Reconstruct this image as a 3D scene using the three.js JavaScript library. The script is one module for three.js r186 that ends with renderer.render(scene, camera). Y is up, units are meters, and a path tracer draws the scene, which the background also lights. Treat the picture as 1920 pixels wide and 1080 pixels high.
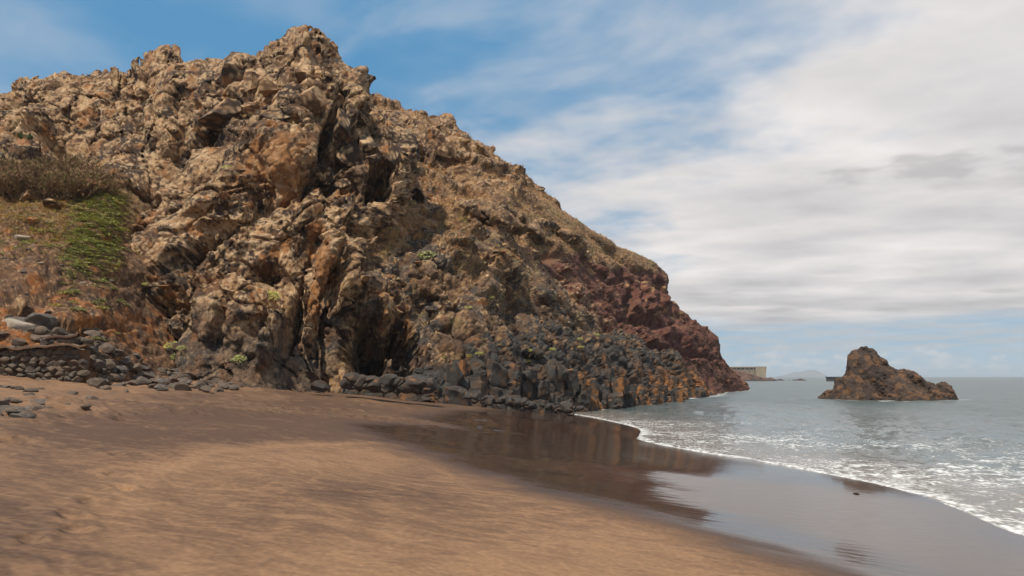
import * as THREE from 'three';
import { mergeGeometries, mergeVertices, toCreasedNormals } from 'three/addons/utils/BufferGeometryUtils.js';
import { createNoise3D, createNoise2D } from 'simplex-noise';

// ------------------------------------------------------------------ camera, sky, sun, exposure
const scene = new THREE.Scene();
const PITCH = 7.39 * Math.PI / 180, FOC = 1280;
const camera = new THREE.PerspectiveCamera(2 * Math.atan(540 / FOC) * 180 / Math.PI, 16 / 9, 0.1, 40000);
camera.position.set(0, 3, 0);
camera.rotation.set(PITCH, 0, 0);
const renderer = new THREE.WebGLRenderer({ antialias: true });
renderer.toneMapping = THREE.LinearToneMapping;
renderer.toneMappingExposure = 1.0;
renderer.shadowMap.enabled = true;
const SUN = new THREE.Vector3(-0.30, 0.84, 0.44).normalize();
const sun = new THREE.DirectionalLight(new THREE.Color(1.0, 0.90, 0.74), 5.0);
sun.name = 'sun';
sun.position.copy(SUN).multiplyScalar(150).add(new THREE.Vector3(0, 0, -60));
sun.target.position.set(0, 0, -60);
sun.castShadow = true; sun.shadow.radius = 4; sun.shadow.mapSize.set(4096, 4096);
Object.assign(sun.shadow.camera, { left: -110, right: 110, top: 110, bottom: -110, near: 1, far: 400 });
scene.add(sun, sun.target);

// ------------------------------------------------------------------ seeded helpers
function rng(seed) { let s = seed | 0; return () => { s = (s + 0x6d2b79f5) | 0; let t = Math.imul(s ^ (s >>> 15), 1 | s); t = (t + Math.imul(t ^ (t >>> 7), 61 | t)) ^ t; return ((t ^ (t >>> 14)) >>> 0) / 4294967296; }; }
const n3 = createNoise3D(rng(11)), n2 = createNoise2D(rng(23));
const clamp = (x, a = 0, b = 1) => x < a ? a : x > b ? b : x;
const lerp = (a, b, t) => a + (b - a) * t;
const sst = (a, b, x) => { const t = clamp((x - a) / (b - a)); return t * t * (3 - 2 * t); };
const fbm3 = (x, y, z, o = 4) => { let s = 0, a = 0.5, f = 1; for (let i = 0; i < o; i++) { s += a * n3(x * f, y * f, z * f + i * 17.3); a *= 0.5; f *= 2.03; } return s; };
const fbm2 = (x, y, o = 4) => { let s = 0, a = 0.5, f = 1; for (let i = 0; i < o; i++) { s += a * n2(x * f + i * 9.1, y * f - i * 5.7); a *= 0.5; f *= 2.03; } return s; };
const hash = (x, y, z, k) => { let h = Math.imul(x, 374761393) ^ Math.imul(y, 668265263) ^ Math.imul(z, 1274126177) ^ Math.imul(k, 974634777); h = Math.imul(h ^ (h >>> 13), 1274126177); return ((h ^ (h >>> 16)) >>> 0) / 4294967296; };
// cells of broken rock: nearest cell, its own random numbers and the gap to the next cell
const V = { f1: 0, f2: 0, a: 0, b: 0, c: 0, d: 0, dx: 0, dy: 0, dz: 0 };
function cells(x, y, z) {
  const ix = Math.floor(x), iy = Math.floor(y), iz = Math.floor(z); let f1 = 9, f2 = 9, bx = 0, by = 0, bz = 0, vx = 0, vy = 0, vz = 0;
  for (let i = -1; i < 2; i++) for (let j = -1; j < 2; j++) for (let k = -1; k < 2; k++) {
    const cx = ix + i, cy = iy + j, cz = iz + k;
    const px = cx + 0.1 + 0.8 * hash(cx, cy, cz, 1) - x, py = cy + 0.1 + 0.8 * hash(cx, cy, cz, 2) - y, pz = cz + 0.1 + 0.8 * hash(cx, cy, cz, 3) - z;
    const d = px * px + py * py + pz * pz;
    if (d < f1) { f2 = f1; f1 = d; bx = cx; by = cy; bz = cz; vx = px; vy = py; vz = pz; } else if (d < f2) f2 = d;
  }
  V.f1 = Math.sqrt(f1); V.f2 = Math.sqrt(f2); V.dx = -vx; V.dy = -vy; V.dz = -vz;
  V.a = hash(bx, by, bz, 4); V.b = hash(bx, by, bz, 5); V.c = hash(bx, by, bz, 6); V.d = hash(bx, by, bz, 7);
}
// a ray of the photograph's camera met at a given distance north
const CP = Math.cos(PITCH), SP = Math.sin(PITCH);
function at(px, py, d) { const cx = (px - 960) / FOC, cy = (540 - py) / FOC, f = CP - cy * SP; return [cx * d / f, 3 + (cy * CP + SP) * d / f, -d]; }

function info(o, label, category, kind, group) { o.userData.label = label; o.userData.category = category; if (kind) o.userData.kind = kind; if (group) o.userData.group = group; return o; }
const taken = new Map();
function numbered(n) { const k = taken.get(n) ?? 0; taken.set(n, k + 1); return k ? `${n}_${String(k).padStart(3, '0')}` : n; }
function add(o, name, parent = scene) { o.name = parent === scene ? numbered(name) : name; o.castShadow = o.receiveShadow = true; parent.add(o); return o; }

// ------------------------------------------------------------------ the sky: blue air, thin streaks, a cloud deck over the sea
{
  const W = 4096, H = 2048, data = new Float32Array(W * H * 4);
  const mixc = (a, b, t) => [a[0] + (b[0] - a[0]) * t, a[1] + (b[1] - a[1]) * t, a[2] + (b[2] - a[2]) * t];
  const fb = (x, y, o) => { let s = 0, a = 0.5, f = 1; for (let i = 0; i < o; i++) { s += a * n2(x * f + 31.7 * i, y * f - 11.9 * i); a *= 0.52; f *= 2.1; } return s; };
  for (let r = 0; r < H; r++) {
    const el = ((r + 0.5) / H - 0.5) * Math.PI, y = Math.sin(el), c = Math.cos(el);
    for (let q = 0; q < W; q++) {
      const az = ((q + 0.5) / W - 0.5) * 2 * Math.PI, x = Math.cos(az) * c, z = Math.sin(az) * c, o = (r * W + q) * 4;
      let col;
      if (y <= 0) col = [0.34, 0.37, 0.39];
      else {
        col = mixc([0.47, 0.61, 0.69], [0.105, 0.30, 0.535], Math.pow(clamp(y / 0.42), 0.55));
        col = mixc(col, [0.09, 0.26, 0.50], sst(0.4, 1, y));
        const k = 1 / (y + 0.045), u = x * k, v = -z * k;
        // thin high streaks
        const wx = u + 0.16 * fb(u * 0.8, v * 0.8, 2), wy = v + 0.16 * fb(u * 0.8 + 7, v * 0.8 + 3, 2);
        const streak = 0.5 + 0.7 * fb((wx * 0.62 - wy * 0.5) * 1.0 + 4, (wx * 0.7 + wy * 0.75) * 1.7 + 9, 7);
        const veil = 0.5 + 0.8 * fb(u * 0.55 + 2.2, v * 0.55 - 5, 5);
        let thin = clamp(sst(0.38, 1.0, streak) * 0.6 + sst(0.3, 0.95, veil) * 0.6) * 0.58;
        col = mixc(col, [0.60, 0.63, 0.68], thin);
        // the deck
        const edge = u - (0.62 - 0.42 * sst(1.2, 3.0, v) + 0.25 * sst(2.8, 5, v)) + 1.0 * fb(u * 0.9 + 20, v * 0.9, 5);
        let dens = sst(-0.55, 0.75, edge);
        const far = Math.hypot(u, v), low = sst(7.6, 9.4, far + 0.9 * fb(u * 0.5, v * 0.5 + 40, 4));
        dens *= 1 - low;
        const tone = fb(u * 0.55 + 50, v * 0.75, 6), band = fb(u * 0.22 + 3, v * 0.6 + 70, 6);
        const lum = 0.745 + 0.22 * tone + 0.10 * band - 0.07 * sst(3.5, 8, far);
        const warm = clamp(0.5 + tone);
        const cc = [lum * (1.0 + 0.015 * warm), lum * 0.965, lum * (0.965 - 0.03 * warm)];
        const blotch = sst(0.28, 0.62, fb(u * 0.30 + 90.3, v * 0.42 + 8, 6)) * sst(0.5, 1.5, u) + 0.9 * sst(0.9, 0.1, Math.hypot((u - 1.76) / 0.5, (v - 2.72 + 0.25 * (u - 1.76)) / 0.26) + 1.1 * fb(u * 2.2 + 5, v * 2.6, 5));
        col = mixc(col, mixc(cc, [0.50, 0.475, 0.475], clamp(blotch) * 0.75), dens * 0.97);
        // small heaps along the horizon, and flat scraps above them
        const a2 = Math.atan2(x, -z), e2 = el * 57.3;
        const top = 1.55 + 1.1 * fb(a2 * 9, 2.2, 5) + 0.5 * fb(a2 * 40, 8, 3);
        const puff = sst(-0.15, 0.35, top - e2 + 1.1 * fb(a2 * 26, e2 * 0.9, 5)) * 0.75;
        const lit = clamp(0.5 + 1.5 * fb(a2 * 30 + 5, e2 * 1.4 + 3, 5));
        col = mixc(col, mixc([0.50, 0.56, 0.61], [0.72, 0.70, 0.68], lit), puff * (0.35 + 0.55 * lit));
        const scrap = sst(0.36, 0.62, 0.5 + fb(a2 * 7 + 60, e2 * 1.9 + 11, 5)) * sst(1.2, 2.0, e2) * (1 - sst(3.6, 4.6, e2));
        col = mixc(col, [0.52, 0.54, 0.56], scrap * 0.65);
      }
      data[o] = col[0]; data[o + 1] = col[1]; data[o + 2] = col[2]; data[o + 3] = 1;
    }
  }
  const t = new THREE.DataTexture(data, W, H, THREE.RGBAFormat, THREE.FloatType);
  t.mapping = THREE.EquirectangularReflectionMapping; t.magFilter = THREE.LinearFilter; t.needsUpdate = true;
  scene.background = t; scene.environment = t;
}

// ------------------------------------------------------------------ computed textures
function dataTex(W, H, f, srgb = false) {
  const d = new Uint8Array(W * H * 4);
  for (let j = 0; j < H; j++) for (let i = 0; i < W; i++) { const c = f(i, j, i / W, j / H), o = (j * W + i) * 4; d[o] = clamp(c[0]) * 255; d[o + 1] = clamp(c[1]) * 255; d[o + 2] = clamp(c[2]) * 255; d[o + 3] = 255; }
  const t = new THREE.DataTexture(d, W, H, THREE.RGBAFormat); t.magFilter = THREE.LinearFilter; t.wrapS = t.wrapT = THREE.RepeatWrapping;
  if (srgb) t.colorSpace = THREE.SRGBColorSpace; t.needsUpdate = true; return t;
}
// seamless noise on a torus
const tor = (u, v, f, s = 0) => { const a = u * 6.28318, b = v * 6.28318, R = f / 6.28318; return 0.5 * (n3(Math.cos(a) * R + s, Math.sin(a) * R, Math.cos(b) * R + 3 * s) + n3(Math.sin(b) * R + s, Math.cos(a) * R + 5, Math.sin(a) * R + Math.cos(b) * R)); };
const torF = (u, v, f, o, s = 0) => { let r = 0, a = 0.55; for (let i = 0; i < o; i++) { r += a * tor(u, v, f, s + i * 3.7); a *= 0.55; f *= 2.1; } return r; };
const rockGrain = dataTex(512, 512, (i, j, u, v) => { const g = torF(u, v, 9, 5), p = torF(u, v, 30, 3, 8); const k = 0.80 + 0.22 * g + 0.20 * p; return [k, k * 0.985, k * 0.965]; }, false);
const rockBump = dataTex(512, 512, (i, j, u, v) => { const g = 1 - Math.abs(torF(u, v, 8, 5, 2)) * 1.7, p = torF(u, v, 40, 3, 5); const k = 0.35 + 0.35 * g + 0.3 * p; return [k, k, k]; });
const rockMat = (o = {}) => new THREE.MeshStandardMaterial({ vertexColors: true, roughness: 0.92, map: rockGrain, bumpMap: rockBump, bumpScale: 0.07, ...o });
const M = { cliff: rockMat({ flatShading: true }), hill: rockMat({ bumpScale: 0.06, flatShading: true }), soil: rockMat({ roughness: 1, bumpScale: 0.05 }), block: rockMat({ bumpScale: 0.05 }), wet: rockMat({ roughness: 0.55, bumpScale: 0.05 }), stone: rockMat({ bumpScale: 0.02 }) };

// ------------------------------------------------------------------ rock sheets: a smooth body through measured profiles, then broken into blocks
let T1 = 0.5, T2 = 0.5, T3 = 0.5, E2 = 1;
const cr = (a, b, c, d, t) => 0.5 * (2 * b + (c - a) * t + (2 * a - 5 * b + 4 * c - d) * t * t + (3 * b - a - 3 * c + d) * t * t * t);
function sheet(cols, NU, NV, rowWeights, stages, colour, opt = {}, uvm = 3) {
  const nc = cols.length, nr = cols[0].r.length;
  const grid = cols.map((c) => c.r.map(([py, d, px]) => [px ?? c.x, py, d]));
  const cum = [0]; for (let i = 1; i < nc; i++) cum.push(cum[i - 1] + Math.max(8, Math.abs(cols[i].x - cols[i - 1].x) * (cols[i].w ?? 1)));
  const rw = [0]; for (let i = 1; i < nr; i++) rw.push(rw[i - 1] + (rowWeights?.[i - 1] ?? 1));
  const param = (t, c) => { const s = t * c[c.length - 1]; let i = 0; while (i < c.length - 2 && c[i + 1] < s) i++; return [i, (s - c[i]) / (c[i + 1] - c[i])]; };
  // per vertex: place (0-2), profile coordinates (3, 4), share of the width (5)
  const N = NU * NV, K = 6; const D = new Float32Array(N * K), nor = new Float32Array(N * 3);
  const ci = (i) => clamp(i, 0, nc - 1), ri = (i) => clamp(i, 0, nr - 1);
  for (let a = 0; a < NU; a++) {
    const [i, t] = param(a / (NU - 1), cum), line = [];
    for (let k = 0; k < nr; k++) { const g = [0, 0, 0]; for (let c = 0; c < 3; c++) g[c] = cr(grid[ci(i - 1)][k][c], grid[i][k][c], grid[ci(i + 1)][k][c], grid[ci(i + 2)][k][c], t); line.push(g); }
    for (let b = 0; b < NV; b++) {
      const [j, s] = param(b / (NV - 1), rw), g = [0, 0, 0];
      for (let c = 0; c < 3; c++) g[c] = cr(line[ri(j - 1)][c], line[j][c], line[ri(j + 1)][c], line[ri(j + 2)][c], s);
      const n = (b * NU + a) * K; D.set(at(g[0], g[1], g[2]), n); D[n + 3] = g[0]; D[n + 4] = g[1]; D[n + 5] = a / (NU - 1);
    }
  }
  const blur = (T, w, R) => { const t = new Float32Array(T.length); for (let p = 0; p < 2; p++) for (let c = 0; c < w; c++) {
    for (let b = 0; b < NV; b++) { const o = b * NU; let s = 0; for (let a = -R; a <= R; a++) s += T[(o + clamp(a, 0, NU - 1)) * w + c]; for (let a = 0; a < NU; a++) { t[(o + a) * w + c] = s / (2 * R + 1); s += T[(o + Math.min(NU - 1, a + R + 1)) * w + c] - T[(o + Math.max(0, a - R)) * w + c]; } }
    for (let a = 0; a < NU; a++) { let s = 0; for (let b = -R; b <= R; b++) s += t[(clamp(b, 0, NV - 1) * NU + a) * w + c]; for (let b = 0; b < NV; b++) { T[(b * NU + a) * w + c] = s / (2 * R + 1); s += t[(Math.min(NV - 1, b + R + 1) * NU + a) * w + c] - t[(Math.max(0, b - R) * NU + a) * w + c]; } } } };
  for (let b = 0; b < NV; b++) for (let a = 0; a < NU; a++) {
    const l = (b * NU + Math.max(0, a - 1)) * K, r = (b * NU + Math.min(NU - 1, a + 1)) * K, d = (Math.max(0, b - 1) * NU + a) * K, u = (Math.min(NV - 1, b + 1) * NU + a) * K;
    const ax = D[r] - D[l], ay = D[r + 1] - D[l + 1], az = D[r + 2] - D[l + 2], bx = D[u] - D[d], by = D[u + 1] - D[d + 1], bz = D[u + 2] - D[d + 2];
    const x = ay * bz - az * by, y = az * bx - ax * bz, z = ax * by - ay * bx, k = 1 / (Math.hypot(x, y, z) || 1), n = (b * NU + a) * 3; nor[n] = x * k; nor[n + 1] = y * k; nor[n + 2] = z * k;
  }
  blur(nor, 3, Math.max(3, Math.round(NU / 60)));
  for (let n = 0; n < N * 3; n += 3) { const k = 1 / (Math.hypot(nor[n], nor[n + 1], nor[n + 2]) || 1); nor[n] *= k; nor[n + 1] *= k; nor[n + 2] *= k; }
  let pos, pxy, vnor, hh, idx, M1;
  if (stages.length === 1) { // gentle ground: one sheet moved along its normals
    M1 = N; pos = new Float32Array(N * 3); pxy = new Float32Array(N * 2); vnor = nor; hh = new Float32Array(N);
    for (let n = 0; n < N; n++) { const i = n * K, h = stages[0](D[i], D[i + 1], D[i + 2], D[i + 3], D[i + 4], D[i + 5]); for (let c = 0; c < 3; c++) pos[n * 3 + c] = D[i + c] + nor[n * 3 + c] * h; pxy[n * 2] = D[i + 3]; pxy[n * 2 + 1] = D[i + 4]; }
    idx = new Uint32Array((NU - 1) * (NV - 1) * 6); let k = 0;
    for (let b = 0; b < NV - 1; b++) for (let a = 0; a < NU - 1; a++) { const n = b * NU + a; idx[k++] = n; idx[k++] = n + 1; idx[k++] = n + NU; idx[k++] = n + 1; idx[k++] = n + NU + 1; idx[k++] = n + NU; }
  } else { // rock: a solid field in layers over the body, cut at its surface, so that overhangs and joints are real
    const { lo, hi, dh } = opt, NL = Math.ceil((hi - lo) / dh) + 1, F = new Float32Array(N * NL), CS = 3, CL = Math.max(1, Math.round(0.7 / dh)), nl = Math.ceil((NL - 1) / CL) + 1, ca = Math.ceil((NU - 1) / CS) + 1, cb = Math.ceil((NV - 1) / CS) + 1, big = new Float32Array(ca * cb * nl);
    for (let j = 0; j < cb; j++) for (let i = 0; i < ca; i++) { const n = Math.min(NV - 1, j * CS) * NU + Math.min(NU - 1, i * CS), q = n * K; for (let l = 0; l < nl; l++) { const h = lo + l * CL * dh; big[(j * ca + i) * nl + l] = stages[0](D[q] + nor[n * 3] * h, D[q + 1] + nor[n * 3 + 1] * h, D[q + 2] + nor[n * 3 + 2] * h, D[q + 3], D[q + 4], D[q + 5]); } }
    const coarse = (a, b, l) => { const x = a / CS, y = b / CS, z = l / CL, i = Math.min(ca - 2, x | 0), j = Math.min(cb - 2, y | 0), k = Math.min(nl - 2, z | 0), s = x - i, t = y - j, w = z - k, o = (j * ca + i) * nl + k, p = o + nl, q = o + ca * nl, r = q + nl; return lerp(lerp(lerp(big[o], big[p], s), lerp(big[q], big[r], s), t), lerp(lerp(big[o + 1], big[p + 1], s), lerp(big[q + 1], big[r + 1], s), t), w); };
    for (let b = 0; b < NV; b++) for (let a = 0; a < NU; a++) { const n = b * NU + a, q = n * K; for (let l = 0; l < NL; l++) {
      const h = lo + l * dh; let f = h - coarse(a, b, l);
      if (Math.abs(f) < opt.band) { const x = D[q] + nor[n * 3] * h, y = D[q + 1] + nor[n * 3 + 1] * h, z = D[q + 2] + nor[n * 3 + 2] * h; f -= stages[1](x, y, z, D[q + 3], D[q + 4], D[q + 5]); if (Math.abs(f) < 0.5) f -= stages[2](x, y, z, D[q + 3], D[q + 4], D[q + 5]); }
      if (l === 0) f = Math.min(f, -0.01); if (l === NL - 1) f = Math.max(f, 0.01); F[n * NL + l] = f;
    } }
    // surface nets
    const cell = new Int32Array(N * NL).fill(-1), va = []; const off = [0, 1, NL, NL + 1, NU * NL, NU * NL + 1, NU * NL + NL, NU * NL + NL + 1];
    for (let b = 0; b < NV - 1; b++) for (let a = 0; a < NU - 1; a++) { const o = (b * NU + a) * NL; for (let l = 0; l < NL - 1; l++) {
      const m = o + l; let neg = 0; for (let k = 0; k < 8; k++) if (F[m + off[k]] < 0) neg++; if (neg === 0 || neg === 8) continue;
      let sx = 0, sy = 0, sz = 0, c = 0;
      for (let e = 0; e < 12; e++) { const ax = e >> 2, i = e & 3, p = ax === 0 ? i * 2 : ax === 1 ? (i & 1) | ((i & 2) << 1) : i, q = p | (1 << ax), fp = F[m + off[p]], fq = F[m + off[q]]; if ((fp < 0) === (fq < 0)) continue; const t = fp / (fp - fq); sz += (p & 1) + (ax === 0 ? t : 0); sx += ((p >> 1) & 1) + (ax === 1 ? t : 0); sy += ((p >> 2) & 1) + (ax === 2 ? t : 0); c++; }
      cell[m] = va.length / 3; va.push(a + sx / c, b + sy / c, l + sz / c);
    } }
    const quads = [], S = [1, NL, NU * NL]; // steps along h, a, b
    for (let b = 1; b < NV - 1; b++) for (let a = 1; a < NU - 1; a++) { const o = (b * NU + a) * NL; for (let l = 1; l < NL - 1; l++) { const m = o + l, f = F[m] < 0; for (let ax = 0; ax < 3; ax++) { const g = F[m + S[ax]] < 0; if (f === g) continue; const [u, v] = ax === 0 ? [S[1], S[2]] : ax === 1 ? [S[2], S[0]] : [S[0], S[1]], A = cell[m - u - v], B = cell[m - v], Cc = cell[m], Dd = cell[m - u]; if (A < 0 || B < 0 || Cc < 0 || Dd < 0) continue; if (f) quads.push(A, B, Cc, A, Cc, Dd); else quads.push(A, Cc, B, A, Dd, Cc); } } }
    // drop loose crumbs that hang in the air
    const nv = va.length / 3, root = new Int32Array(nv).map((_, i) => i), find = (i) => { while (root[i] !== i) { root[i] = root[root[i]]; i = root[i]; } return i; };
    for (let q = 0; q < quads.length; q += 3) { const a = find(quads[q]); root[find(quads[q + 1])] = a; root[find(quads[q + 2])] = a; }
    const count = new Int32Array(nv); for (let i = 0; i < nv; i++) count[find(i)]++; let main = 0; for (let i = 0; i < nv; i++) if (count[i] > count[main]) main = i;
    const map = new Int32Array(nv).fill(-1); M1 = 0; for (let i = 0; i < nv; i++) if (find(i) === main) map[i] = M1++;
    pos = new Float32Array(M1 * 3); pxy = new Float32Array(M1 * 2); vnor = new Float32Array(M1 * 3); hh = new Float32Array(M1);
    for (let i = 0; i < nv; i++) { const m = map[i]; if (m < 0) continue; const a = va[i * 3], b = va[i * 3 + 1], h = lo + va[i * 3 + 2] * dh, ia = Math.min(NU - 2, a | 0), ib = Math.min(NV - 2, b | 0), s = a - ia, t = b - ib, n = ib * NU + ia, bl = (T, w, c) => lerp(lerp(T[n * w + c], T[(n + 1) * w + c], s), lerp(T[(n + NU) * w + c], T[(n + NU + 1) * w + c], s), t);
      for (let c = 0; c < 3; c++) { const nn = bl(nor, 3, c); vnor[m * 3 + c] = nn; pos[m * 3 + c] = bl(D, K, c) + nn * h; } pxy[m * 2] = bl(D, K, 3); pxy[m * 2 + 1] = bl(D, K, 4); hh[m] = h; }
    let kept = 0; for (let q = 0; q < quads.length; q += 3) if (map[quads[q]] >= 0) kept++; idx = new Uint32Array(kept * 3); let k = 0; for (let q = 0; q < quads.length; q += 3) if (map[quads[q]] >= 0) { idx[k++] = map[quads[q]]; idx[k++] = map[quads[q + 1]]; idx[k++] = map[quads[q + 2]]; }
    console.log('rock faces', kept, 'vertices', M1);
  }
  const col = new Float32Array(M1 * 3), uv = new Float32Array(M1 * 2), rgb = [0, 0, 0], g = new THREE.BufferGeometry();
  g.setAttribute('position', new THREE.BufferAttribute(pos, 3)); g.setIndex(new THREE.BufferAttribute(idx, 1));
  if (stages.length > 1 && opt.fine) { g.computeVertexNormals(); const vn = g.attributes.normal.array; for (let n = 0; n < M1; n++) { const h = opt.fine(pos[n * 3], pos[n * 3 + 1], pos[n * 3 + 2]); for (let c = 0; c < 3; c++) pos[n * 3 + c] += vn[n * 3 + c] * h; } }
  g.computeVertexNormals();
  const vn = g.attributes.normal.array;
  for (let n = 0; n < M1; n++) {
    const x = pos[n * 3], y = pos[n * 3 + 1], z = pos[n * 3 + 2]; T1 = T2 = T3 = 0.5; E2 = 1; for (let k = 1; k < stages.length; k++) stages[k](x, y, z, pxy[n * 2], pxy[n * 2 + 1], 0.5);
    colour(rgb, x, y, z, pxy[n * 2], pxy[n * 2 + 1]); col[n * 3] = rgb[0]; col[n * 3 + 1] = rgb[1]; col[n * 3 + 2] = rgb[2];
    const X = Math.abs(vn[n * 3]), Y = Math.abs(vn[n * 3 + 1]), Z = Math.abs(vn[n * 3 + 2]), a = x / uvm, b = y / uvm, c = z / uvm; if (X > Y && X > Z) { uv[n * 2] = c; uv[n * 2 + 1] = b; } else if (Y > Z) { uv[n * 2] = a; uv[n * 2 + 1] = c; } else { uv[n * 2] = a; uv[n * 2 + 1] = b; }
  }
  g.setAttribute('color', new THREE.BufferAttribute(col, 3)); g.setAttribute('uv', new THREE.BufferAttribute(uv, 2));
  const on = (px, py) => { let best = 1e9, m = 0; for (let n = 0; n < M1; n++) { const dx = pxy[n * 2] - px, dy = pxy[n * 2 + 1] - py, d = dx * dx + dy * dy - 0.5 * hh[n]; if (d < best) { best = d; m = n; } } return m; };
  const P = (n) => new THREE.Vector3(pos[n * 3], pos[n * 3 + 1], pos[n * 3 + 2]), Nn = (n) => new THREE.Vector3(vnor[n * 3], vnor[n * 3 + 1], vnor[n * 3 + 2]);
  return { g, pos, pxy, on, P, Nn, N: M1 };
}
// one scale of broken rock: the outer envelope of tilted block faces, with open joints where two of them meet; TONE keeps the block's own random number
let TONE = 0, TONE2 = 0, EDGE = 1, BM = 0;
function broken(x, y, z, size, amp, tilt, crack, sx = 1, sy = 1, sz = 1) {
  x = x / size * sx; y = y / size * sy; z = z / size * sz;
  const ix = Math.floor(x), iy = Math.floor(y), iz = Math.floor(z); let h1 = -9, h2 = -9, tn = 0, t2 = 0;
  for (let i = -1; i < 2; i++) for (let j = -1; j < 2; j++) for (let k = -1; k < 2; k++) {
    const cx = ix + i, cy = iy + j, cz = iz + k;
    let e = Math.imul(cx, 374761393) ^ Math.imul(cy, 668265263) ^ Math.imul(cz, 1274126177); e = Math.imul(e ^ (e >>> 13), 1274126177); e ^= e >>> 16;
    const dx = x - cx - (e & 1023) / 1023, dy = y - cy - ((e >>> 10) & 1023) / 1023, dz = z - cz - ((e >>> 20) & 1023) / 1023, q = dx * dx + dy * dy + dz * dz;
    if (q > 1.9) continue;
    let f = Math.imul(e ^ 0x5bd1e995, 974634777); f ^= f >>> 15; f = Math.imul(f, 668265263); f ^= f >>> 14;
    const a = (f & 255) / 255, b = ((f >>> 8) & 255) / 255;
    const h = 0.75 * a + tilt * ((b - 0.5) * dx + (((f >>> 16) & 255) / 255 - 0.5) * dy + (((f >>> 24) & 255) / 255 - 0.5) * dz) * 1.7 - 1.05 * q * q - 0.2 * q;
    if (h > h1) { h2 = h1; h1 = h; tn = a; t2 = b; } else if (h > h2) h2 = h;
  }
  TONE = tn; TONE2 = t2; EDGE = h1 - h2;
  return amp * (h1 - BM) - crack * (1 - sst(0, 0.10, h1 - h2));
}
{ let m = 0; const q = rng(3); for (let i = 0; i < 3000; i++) m += broken(q() * 90, q() * 90, q() * 90, 1, 1, 1, 0); BM = m / 3000; console.log('mean', BM.toFixed(3)); }
function feats(list, px, py) {
  let h = 0;
  for (const [cx, cy, rx, ry, rot, amt, soft = 0.35] of list) {
    const dx = px - cx, dy = py - cy; if (Math.abs(dx) > 2 * Math.max(rx, ry) || Math.abs(dy) > 2 * Math.max(rx, ry)) continue;
    const c = Math.cos(rot), s = Math.sin(rot), a = (dx * c + dy * s) / rx, b = (-dx * s + dy * c) / ry;
    const w = 0.28 * n2(px * 0.05 + cx, py * 0.05 + cy) + 0.12 * n2(px * 0.16, py * 0.16), r = Math.sqrt(a * a + b * b) + w;
    h += amt * (1 - sst(1 - soft, 1 + soft, r));
  }
  return h;
}
const FINE = (x, y, z) => 0.05 * fbm3(x * 2.2, y * 2.2, z * 2.2, 3) + broken(x, y, z, 0.45, 0.09, 0.9, 0);
const mix3 = (o, c, t) => { if (t <= 0) return; if (t > 1) t = 1; o[0] += (c[0] - o[0]) * t; o[1] += (c[1] - o[1]) * t; o[2] += (c[2] - o[2]) * t; };
const C = { crust: [0.46, 0.272, 0.132], pale: [0.68, 0.475, 0.285], brown: [0.155, 0.078, 0.036], dark: [0.052, 0.032, 0.022], slate: [0.072, 0.064, 0.058], rust: [0.40, 0.165, 0.045], orange: [0.55, 0.20, 0.03], red: [0.125, 0.042, 0.026], redlight: [0.20, 0.082, 0.048], straw: [0.45, 0.268, 0.13], olive: [0.27, 0.205, 0.08], green: [0.15, 0.19, 0.035], earth: [0.17, 0.088, 0.045], clay: [0.32, 0.115, 0.028] };

// ---- the crag
function rockColour(o, x, y, z, crustAmount, darkAmount, rustAmount) {
  o[0] = C.brown[0]; o[1] = C.brown[1]; o[2] = C.brown[2];
  const fine = fbm3(x * 1.5, y * 1.5, z * 1.5 + 30, 4), mid = fbm3(x * 0.45, y * 0.55, z * 0.45 + 60, 3);
  mix3(o, C.rust, sst(0.45, 0.8, T1 * 0.5 + T2 * 0.5 + 0.35 * rustAmount * (0.5 + mid) - 0.12) * 0.45);
  mix3(o, C.dark, sst(0.42, 0.62, T2 * 0.55 + T3 * 0.3 + 0.45 * mid + 0.1 + 0.35 * darkAmount - 0.08) * 0.9);
  mix3(o, C.crust, sst(0.02, 0.12, fine * 0.7 + mid * 0.6 + (crustAmount - 0.5) * 0.8 + 0.45 * (0.5 - T2) + 0.25 * (0.5 - T3)) * 0.92);
  mix3(o, C.pale, sst(0.04, 0.28, fbm3(x * 2.2, y * 2.2, z * 2.2 + 5, 3) * 0.9 + mid * 0.5 + (crustAmount - 0.6) * 0.4 + 0.2 * (0.5 - T3)) * 0.75);
  mix3(o, C.rust, sst(0.30, 0.5, fbm3(x * 0.42 + 70, y * 0.30, z * 0.42, 4) + 0.18 * rustAmount) * 0.7);
  mix3(o, C.pale, (1 - sst(0.02, 0.16, E2)) * sst(-0.12, 0.1, fine) * 0.85);
  const k = 0.9 + 0.35 * fbm3(x * 5, y * 5, z * 5, 2); o[0] *= k; o[1] *= k; o[2] *= k;
}
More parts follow.
